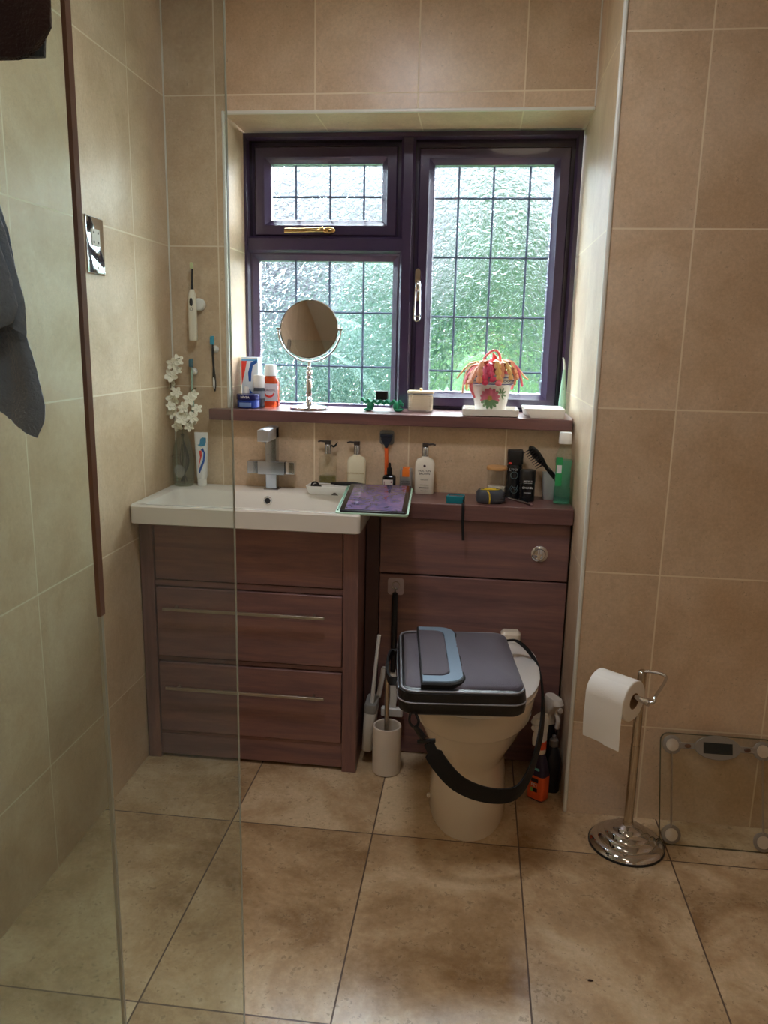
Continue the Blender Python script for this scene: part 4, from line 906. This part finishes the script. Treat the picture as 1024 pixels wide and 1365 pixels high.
# teal gadget, tape measure, pen
tl = thing('strap_gadget', 'small teal case with a black wrist strap hanging over the worktop edge', 'gadget', (.969, -.165, CT), rz=-6)
obj('case', lambda b: loft(b, [rr(.052, .040, .003, 0), rr(.055, .042, .004, .003), rr(.055, .042, .004, .022), rr(.047, .034, .003, .023), rr(.046, .033, .003, .018)]), mat('teal_plastic', (28, 132, 146), .35), tl)
obj('inset', lambda b: (box(b, -.02, .02, -.014, .014, .017, .0205), box(b, -.012, .008, -.008, .008, .0205, .0215)), mat('inset_dark', (96, 72, 84), .4), tl)
obj('strap', lambda b: tube(b, [(.026, -.012, .012), (.0285, -.030, .008), (.0290, -.041, .002), (.0295, -.0435, -.012), (.030, -.0425, -.05), (.034, -.0425, -.11)], 0, k=6, flat=(.0085, .0022), up=(0, 1, .3)), nyl, tl)
tm = thing('tape_measure', 'grey and yellow tape measure lying on the worktop', 'tape measure', (1.076, -.145, CT), rz=8)
def tmb(b):
    loops = []
    for k, z in ((.82, 0), (.97, .006), (1, .018), (.96, .034), (.80, .042)):
        loops.append([(x*k, y*k, z) for x, y, _ in rr(.090, .062, .026, 0, 6)])
    loft(b, loops)
obj('body', tmb, mat('tape_grey', (62, 66, 76), .45), tm)
yl = mat('tape_yellow', (222, 190, 52), .4)
obj('yellow_stripe', lambda b: (tube(b, [(-.006, -.0270, .001), (-.006, -.0307, .010), (-.006, -.0312, .020), (-.008, -.0300, .034), (-.014, -.0262, .0425)], 0, k=5, flat=(.004, .0014), up=(0, 1, 0)), tube(b, [(-.03, .0, .0425), (-.018, -.012, .0435), (.0, -.014, .0435), (.02, -.010, .0435), (.030, .004, .0425)], 0, k=5, flat=(.005, .0016), up=(0, 0, 1)), ell(b, (0, .006, .043), (.020, .012, .0015))), yl, tm)
obj('grip', lambda b: [loft(b, [[(x*k+.020, y*k, z) for x, y, _ in rr(.052+.001, .0645-.004*j, .022, 0, 6)] for k, z in ((.97, .008+j*.007), (1, .010+j*.007), (.97, .012+j*.007))]) for j in range(4)], mat('tape_rubber', (44, 46, 54), .6), tm)
pen = thing('pen', 'silver metal pen lying on the worktop beside the tape measure', 'pen', (1.172, -.125, CT+.0045))
obj('barrel', lambda b: tube(b, [(-.036, .045, 0), (.0, .0, 0), (.030, -.050, 0)], [.0035, .0045, .0045], 12), satin, pen)
obj('tip', lambda b: tube(b, [(.030, -.050, 0), (.034, -.056, 0)], [.0042, .003], 12), mat('pen_rose', (150, 120, 124), .3, .6), pen)

# candle
ca = thing('candle_jar', 'small glass candle jar with a bamboo lid behind the tape measure', 'candle', (1.097, -.045, CT))
obj('jar', lambda b: bottle_shell(b, [(.030, 0), (.032, .002), (.032, .088), (.0315, .090)], .0022), mat('jar_glass', (240, 240, 236), .03, trans=1, ior=1.2), ca)
obj('wax', lambda b: lathe(b, [(.029, .004), (.029, .036), (.002, .035)], 32), mat('wax', (236, 228, 214), .5), ca)
obj('lid', lambda b: lathe(b, [(.0335, .0905), (.0345, .092), (.0345, .099), (.033, .101), (0, .101)], 36), mat('bamboo', (198, 150, 98), .5, var=.15), ca)
# black cans
k1 = thing('body_spray', 'tall black body spray can with square cap behind the shorter black can', 'spray can', (1.152, -.050, CT))
obj('can', lambda b: lathe(b, [(.023, 0), (.025, .002), (.025, .105), (.022, .112)], 32), mat('can_black', (22, 24, 28), .25), k1)
obj('cap', lambda b: loft(b, [rr(.044, .044, .014, .110), rr(.050, .048, .012, .114), rr(.050, .048, .010, .152), rr(.046, .044, .010, .157), rr(.026, .030, .008, .158)]), mat('cap_black', (26, 26, 28), .4), k1)
obj('cap_badge', lambda b: ell(b, (-.016, -.0235, .116), (.006, .002, .004)), mat('badge_red', (206, 60, 54), .4), k1)
text('LYNX', .011, mat('ink_silver', (170, 176, 178), .4), k1, (-.004, -.0258, .096))
obj('can_print', lambda b: (torus(b, .011, .0010, 'xz', (-.002, -.0255, .078), 28, 6), tube(b, [(-.016, -.0235, .028), (-.008, -.0262, .044), (.004, -.0262, .030), (.012, -.0245, .048)], .0008, 6, 5), torus(b, .010, .0007, 'xz', (.0, -.0255, .030), 28, 6)), mat('ink_slate', (96, 118, 122), .4), k1)
k2 = thing('deodorant_can', 'short black cylindrical can with pale lettering right of the tall black can', 'deodorant', (1.192, -.090, CT))
obj('can', lambda b: lathe(b, [(.022, 0), (.0245, .002), (.0245, .060)], 32), mat('can_black'), k2)
obj('cap', lambda b: lathe(b, [(.0248, .061), (.0250, .063), (.0250, .097), (.023, .100), (0, .101)], 32), mat('cap_black'), k2)
wi = mat('ink_white')
text('ANTAEUS', .0062, wi, k2, (0, -.0258, .067)); text('POUR HOMME', .004, wi, k2, (0, -.0258, .061)); text('CHANEL', .0085, wi, k2, (0, -.0256, .046)); text('DEODORANT', .0035, wi, k2, (0, -.0256, .030))
# brush holder + brush
bh = thing('brush_holder', 'frosted clear square tumbler holding the black hairbrush', 'tumbler', (1.268, -.040, CT))
obj('tumbler', lambda b: loft(b, [rr(.040, .040, .006, 0), rr(.042, .042, .006, .002), rr(.054, .054, .007, .085), rr(.051, .051, .006, .085), rr(.039, .039, .005, .004)]), mat('frosted_plastic', (205, 208, 204), .35, alpha=.72), bh)
hbz = thing('hairbrush', 'black paddle hairbrush leaning in the clear tumbler', 'hairbrush', (1.286, -.064, .928))
def hbM(): return Matrix.Rotation(R(-41), 4, 'Y')
def hbhead(b):
    loops = []
    for z, w, d in ((.080, .006, .007), (.090, .010, .008), (.105, .016, .009), (.125, .020, .010), (.142, .019, .010), (.155, .013, .008), (.162, .004, .004)):
        loops.append([(d*math.cos(2*PI*i/20)*.9, w*math.sin(2*PI*i/20), z) for i in range(20)])
    loft(b, loops); bmesh.ops.translate(b, verts=b.verts, vec=(0, 0, -.022)); xf(b, hbM() @ Matrix.Rotation(R(38), 4, 'Z'))
obj('head', hbhead, black_pl, hbz)
obj('handle', lambda b: (tube(b, [(0, 0, .0), (0, 0, .025), (0, 0, .066)], [.007, .008, .006], 12), xf(b, hbM())), black_pl, hbz)
obj('ring', lambda b: (torus(b, .006, .0015, 'yz', (.004, -.007, .045), 20, 6), xf(b, hbM())), satin, hbz)
def brist(b):
    for i in range(9):
        for j in (-1, 0, 1):
            z = .068+i*.008; l = .020
            tube(b, [(-.004, j*.010, z), (-.004-l, j*.013, z+.002)], .0011, 5)
    xf(b, hbM() @ Matrix.Rotation(R(38), 4, 'Z'))
obj('bristles', brist, mat('bristle_black', (28, 20, 24), .5), hbz, kind='stuff')
# green mouthwash
li = thing('mouthwash_bottle', 'large green mouthwash bottle with white cap at the right end of the worktop', 'bottle', (1.299, -.112, CT))
LP = [(.050, .040, .0), (.054, .044, .004), (.054, .044, .05), (.049, .040, .056), (.049, .040, .115), (.054, .044, .135), (.050, .042, .155), (.036, .034, .175), (.030, .030, .184), (.030, .030, .192)]
obj('bottle', lambda b: loft(b, [rr(w, d, .016, z, 6) for w, d, z in LP]), mat('clear_green_bottle', (235, 248, 240), .04, trans=1, ior=1.12), li)
obj('liquid', lambda b: loft(b, [rr(w-.004, d-.004, .014, max(z, .003), 6) for w, d, z in LP[:6]]+[rr(.049, .039, .014, .140, 6)]), mat('green_liquid', (120, 238, 210), .05, trans=.9, ior=1.2), li)
obj('label', lambda b: loft(b, [[(-.0262+.0*k, -.0215+k*.0006, z) for z in (0,)]+[] for k in ()] or [[(-.0255, -.021, .060), (-.006, -.0225, .060), (-.006, -.0225, .150), (-.0255, -.0205, .150)], [(-.0255, -.0222, .060), (-.006, -.0232, .060), (-.006, -.0232, .150), (-.0255, -.0217, .150)]]), mat('label_green', (40, 158, 92), .4), li)
obj('label_patch', lambda b: box(b, -.023, -.008, -.0240, -.0228, .100, .125), mat('label_white'), li)
obj('cap', lambda b: loft(b, [rr(.038, .036, .013, .190, 6), rr(.039, .037, .013, .193, 6), rr(.037, .035, .012, .222, 6), rr(.033, .031, .011, .225, 6)]), white_pl, li)

# ================================================================== ON THE WALLS
def wall_brush(name, label, x, z, fn): 
    t = thing(name, label, 'toothbrush', (x, 0, z)); fn(t); return t
et = thing('electric_toothbrush', 'cream electric toothbrush with a black neck on a round wall mount', 'toothbrush', (.085, -.027, 1.340))
obj('handle', lambda b: loft(b, [rr(.024, .022, .008, 0), rr(.027, .025, .009, .004), rr(.026, .025, .009, .11), rr(.022, .022, .009, .150), rr(.012, .012, .005, .162)]), mat('ivory_plastic', (232, 226, 208), .35), et)
obj('button', lambda b: (ell(b, (0, -.0122, .122), (.006, .002, .014)),), black_pl, et)
obj('button_ring', lambda b: torus(b, .0048, .0012, 'xz', (0, -.0122, .100), 20, 6), mat('grey_plastic'), et)
obj('neck', lambda b: tube(b, [(0, 0, .160), (.001, 0, .19), (.003, 0, .225), (.004, 0, .246)], [.0055, .0035, .003, .004], 12, 4), black_pl, et)
obj('brush_head', lambda b: (box(b, -.001, .009, -.014, -.003, .226, .246)), mat('pale_green_bristle', (206, 216, 160), .6), et, bev=.002)
obj('wall_mount', lambda b: loft(b, [[(.016+r*math.cos(2*PI*i/32), y, .116+r*math.sin(2*PI*i/32)) for i in range(32)] for r, y in ((.020, .026), (.020, .014), (.017, .010))]), white_pl, et)
def manual(x, z, L, lean, bodym, headm, bm2, label):
    t = thing('toothbrush', label, 'toothbrush', (x, -.016, z), rot=(0, lean, 0))
    obj('handle', lambda b: tube(b, [(0, 0, 0), (0, 0, .02), (0, 0, .05), (0, 0, .08), (0, 0, L-.05), (0, 0, L-.02)], [.003, .0062, .0058, .0035, .0045, .0025], 10, 4), bodym, t)
    obj('grip', lambda b: (ell(b, (0, -.0055, .028), (.0035, .0022, .020)), ), bm2, t)
    obj('head', lambda b: rbox(b, .013, .005, L-.026, L+.003, .002, .001), headm, t)
    obj('bristles', lambda b: rbox(b, .011, .009, L-.024, L, .002, .001, 0, -.0065), headm, t)
    obj('suction_mount', lambda b: loft(b, [[(.004+r*math.cos(2*PI*i/28), y, L-.040+r*math.sin(2*PI*i/28)) for i in range(28)] for r, y in ((.012, .0155), (.011, .010), (.006, .004))]), white_pl, t)
    return t
manual(.150, 1.175, .178, -1.5, black_pl, mat('aqua_bristle', (52, 160, 190), .5), white_pl, 'black and white toothbrush with an aqua head held on the back wall')
manual(.071, 1.100, .178, 0, mat('pale_green_plastic', (168, 198, 180), .35), mat('blue_green_bristle', (62, 112, 130), .5), white_pl, 'pale green toothbrush on the back wall behind the cream flowers')
ss = thing('wall_switch_plate', 'polished chrome control plate on the left tiled wall', 'switch', (.0, -.529, 1.580))
obj('plate', lambda b: loft(b, [[(x_, y, z) for y, z, _ in rr(w, h, .003, 0)] for x_, w, h in ((.0005, .100, .146), (.007, .100, .146), (.010, .094, .140))]), chrome, ss)
obj('button', lambda b: loft(b, [[(x_, y, z+.020) for y, z, _ in rr(.042, .042, .003, 0)] for x_ in (.010, .0125)]), mat('switch_white', (206, 202, 190), .4), ss)
for dy in (-.012, .012):
    for dz in (-.012, .012): obj('dot', lambda b: ell(b, (.0127, dy, .020+dz), (.001, .0035, .0035)), black_pl, ss)
obj('pilot_mark', lambda b: ell(b, (.0102, .01, -.055), (.0006, .004, .005)), grey_pl, ss)

# ================================================================== SHOWER SCREEN AND TOWELS
ps = thing('shower_screen', 'tall frameless glass shower panel reaching in from the left wall', 'shower screen', (.32, -1.4, 0))
obj('glass', lambda b: box(b, -.318, .325, -.0035, .0035, .005, 2.05), shower_m, ps, smooth=0)
edge = mat('glass_edge', (176, 186, 176), .15)
obj('polished_edge', lambda b: box(b, .3252, .3262, -.0035, .0035, .005, 2.05), edge, ps, label='pale polished glass edge')
obj('wall_channel', lambda b: box(b, -.3195, -.305, -.010, .010, .005, 2.05), satin, ps)
ps2 = thing('shower_screen', 'nearer glass shower door with a brown edge seal, hung with towels', 'shower door', (.28, -1.7, 0))
obj('glass', lambda b: box(b, -.278, .282, -.003, .003, .005, 1.98), shower_m, ps2, smooth=0)
obj('edge_seal', lambda b: box(b, .2822, .2875, -.006, .006, 1.005, 1.98), mat('brown_seal', (120, 94, 80), .35), ps2, label='brown translucent edge seal')
obj('lower_edge', lambda b: box(b, .2822, .2862, -.003, .003, .005, 1.004), mat('glass_edge'), ps2)
obj('wall_channel', lambda b: box(b, -.2795, -.262, -.010, .010, .005, 1.98), satin, ps2)
# brown towel over the door top
terry_b = mat('brown_terry', (52, 36, 38), .95, bump=1, bscale=220, sheen=.3)
def brown(b):
    n = 14; loops = []
    path = [(-.024, 1.652), (-.020, 1.75), (-.018, 1.90), (-.014, 1.975), (0, 1.992), (.014, 1.975), (.018, 1.88), (.019, 1.74), (.020, 1.668)]
    P = smoothpath([(0, y, z) for y, z in path], 6)
    for i, p in enumerate(P):
        A = []; B = []
        for j in range(n+1):
            x = (-.115+.117*j/n)*(1 if i < 24 else 1)-(.034*max(0, (i-20)/28) if j > n//2 else 0); rd = min(1, min(j, n-j)/1.5); w = .0055*(.35+.65*rd)
            dy = .0015*math.sin(j*1.1+i*.1)
            q = Vector((x-.0, p.y, p.z+(.030*max(0, 1-(n-j)/5)**2*max(0, 1-i/6))))
            t = (P[min(i+1, len(P)-1)]-P[max(i-1, 0)]).normalized(); nn = Vector((0, -t.z, t.y))
            A.append(q+nn*(w+dy)); B.append(q-nn*w*.6)
        loops.append(A+B[::-1])
    loft(b, loops)
tag(obj('towel', brown, terry_b, loc=(.558, -1.7, -.016), smooth=70), 'dark brown towel folded over the top of the shower door', 'towel')
# grey towel on a hook
hk2 = tag(obj('towel_hook', lambda b: (tube(b, [(.0, .010, -.06), (.0, .0075, -.02), (.0, .006, .006), (.0, -.006, .006), (0, -.0095, -.02), (0, -.010, -.10), (0, -.030, -.125), (0, -.075, -.115), (0, -.095, -.085)], .0035, 8, 5)), chrome, loc=(.395, -1.7, 1.982)), 'chrome over-door towel hook on the shower door', 'hook')
terry_g = mat('grey_terry', (124, 148, 176), .95, bump=1, bscale=260, sheen=.4, var=.12, vscale=120)
gt = thing('hanging_towel', 'grey-blue towel hanging in folds from a hook on the shower door', 'towel', (.400, -1.790, 1.19))
def pl(P, t):
    """point at share t along a polyline, by length"""
    D = [math.dist(a, b) for a, b in zip(P, P[1:])]; g = t*sum(D)
    for (a, b), d in zip(zip(P, P[1:]), D):
        if g <= d or b is P[-1]: return tuple(a[k]+(b[k]-a[k])*min(1, g/d) for k in (0, 1))
        g -= d
def clothlayer(Lp, Rp, y0, seed, th=.005, amp=.007, sag=.012):
    q = random.Random(seed)
    def f(b):
        n, m = 46, 90; loops = []
        for i in range(m+1):
            t = i/m; (lx, lz), (rx, rz) = pl(Lp, t), pl(Rp, t); A = []; B = []
            for j in range(n+1):
                u = j/n; ed = math.sqrt(max(0, 1-(abs(2*u-1))**10))*.9+.1
                x = lx+(rx-lx)*u; z = lz+(rz-lz)*u-sag*math.sin(u*PI)*t
                y = y0+amp*min(1, .25+t)*math.sin(u*8.5+t*1.5+seed)+.003*math.sin(u*21+t*4)
                tt = th*ed*(1 if i < m-1 else .3)
                A.append((x+q.uniform(-.0006, .0006), y-tt-q.uniform(0, .0013), z+q.uniform(-.0006, .0006))); B.append((x, y+tt, z))
            loops.append(A+B[::-1])
        loft(b, loops)
    return f
obj('towel_cloth', clothlayer([(-.03, .70), (-.03, .15)], [(.03, .70), (.08, .42), (.126, .31), (.140, .26), (.148, .20), (.150, .160), (.158, .130), (.166, .085), (.164, .068), (.154, .050)], 0, 1, sag=0), terry_g, gt, smooth=80)
obj('middle_fold', clothlayer([(-.03, .70), (-.03, .24)], [(.025, .70), (.08, .43), (.129, .312), (.144, .26), (.158, .192), (.157, .158)], -.014, 2, sag=-.01), terry_g, gt, smooth=80)
obj('front_fold', clothlayer([(-.04, .70), (-.04, .08)], [(.02, .70), (.09, .40), (.135, .275), (.152, .215), (.157, .186), (.150, .170)], -.031, 3, amp=.004, sag=.0), terry_g, gt, smooth=80)

tag(obj('dark_crumb', lambda b: ell(b, (0, 0, .0015), (.0065, .003, .0015), 10, 6), mat('crumb_dark', (52, 30, 22), .8), loc=(1.323, -1.089, 0)), 'small dark crumb lying on the floor tile in front of the toilet roll stand', 'crumb')
# ================================================================== ADDED CEILING FILL LIGHTS (behind the camera's top edge)
def fill_lamp(x, y, st, r=.17, c=(255, 236, 212)):  # unseen flush fittings, added to fill the room with light
    t = thing('ceiling_fill_light', 'round flush ceiling light added out of view as fill', 'light', (x, y, 2.45), group='added round ceiling fill lights')
    obj('rim', lambda b: lathe(b, [(r+.012, 0), (r+.012, -.03), (r, -.034), (r, -.001)], 40), chrome, t)
    obj('diffuser', lambda b: lathe(b, [(r-.001, -.004), (r-.001, -.028), (r*.7, -.036), (0, -.04)], 40), mat('fill_lamp_diffuser_%d' % st, (255, 240, 220), .5, emit=c, es=st), t)
fill_lamp(.70, -1.00, 58.0, .13, (244, 247, 255))  # added above the alcove to brighten the left and back walls
fill_lamp(1.20, -1.75, 4.0)  # added warm fill, out of view
fill_lamp(1.35, -2.85, 12.0)  # added warm fill behind the camera

# ================================================================== DAYLIGHT
w = bpy.data.worlds.new('World'); bpy.context.scene.world = w; w.use_nodes = True
nt = w.node_tree; bg = nt.nodes['Background']; nb = NB(w)
tc = nb.n('TexCoord'); sp = nb.n('SeparateXYZ'); nb.l(tc.outputs['Generated'], sp.inputs[0])
nb.l(nb.ramp(sp.outputs[2], [(0, (.040, .042, .047, 1)), (.14, (.044, .046, .052, 1)), (.28, (.11, .115, .125, 1)), (.45, (.25, .26, .28, 1)), (.62, (.9, .95, 1, 1)), (1, (.9, .95, 1, 1))]), bg.inputs[0])
bg.inputs[1].default_value = 18.0
def sun(name, d, e, a, c):
    sn = bpy.data.lights.new(name, 'SUN'); sn.energy = e; sn.angle = R(a); sn.color = c
    so = bpy.data.objects.new(name, sn); C.objects.link(so); so.rotation_euler = Vector(d).to_track_quat('Z', 'Y').to_euler(); so.location = Vector(d)*12
sun('added_sky_glow_east', (.72, .62, .28), 30, 42, (.95, .98, 1))  # soft sun added beyond the view to brighten the left wall
sun('added_sky_glow_high', (.02, .74, .62), 30, 30, (.93, .97, 1))  # soft high sun added to bring light onto the floor
sun('added_sky_glow_west', (-.62, .62, .40), 34, 44, (.80, .91, 1))  # soft sun added beyond the view to brighten the right reveal
pt = bpy.data.lights.new('window_portal', 'AREA'); pt.shape = 'RECTANGLE'; pt.size = 1.12; pt.size_y = .93; pt.cycles.is_portal = True
po = bpy.data.objects.new('window_portal', pt); C.objects.link(po); po.location = (.76, .31, 1.56); po.rotation_euler = (R(-90), 0, 0)

# ================================================================== CAMERA
F, CX, CY, CZ, PT, YW, RO = 1051.8068, 1.0237, -2.5961, 1.3492, -.2127, -.1142, .0209
cam = bpy.data.cameras.new('camera'); cam.sensor_fit = 'VERTICAL'; cam.sensor_height = 36; cam.lens = F/1365*36; cam.clip_start = .05
co = bpy.data.objects.new('camera', cam); C.objects.link(co)
fw = Vector((math.sin(YW)*math.cos(PT), math.cos(YW)*math.cos(PT), math.sin(PT)))
r = fw.cross(Vector((0, 0, 1))).normalized(); u = r.cross(fw)
r2 = r*math.cos(RO)+u*math.sin(RO); u2 = -r*math.sin(RO)+u*math.cos(RO)
M = Matrix((r2, u2, -fw)).transposed().to_4x4(); M.translation = Vector((CX, CY, CZ)); co.matrix_world = M
S = bpy.context.scene; S.camera = co
S.view_settings.view_transform = 'Standard'; S.view_settings.look = 'None'; S.view_settings.gamma = 1; S.view_settings.use_curve_mapping = False
S.view_settings.exposure = 0
S.cycles.max_bounces = 14; S.cycles.diffuse_bounces = 6; S.cycles.transparent_max_bounces = 16; S.cycles.transmission_bounces = 12
S.cycles.use_denoising = True; S.cycles.sample_clamp_indirect = 6
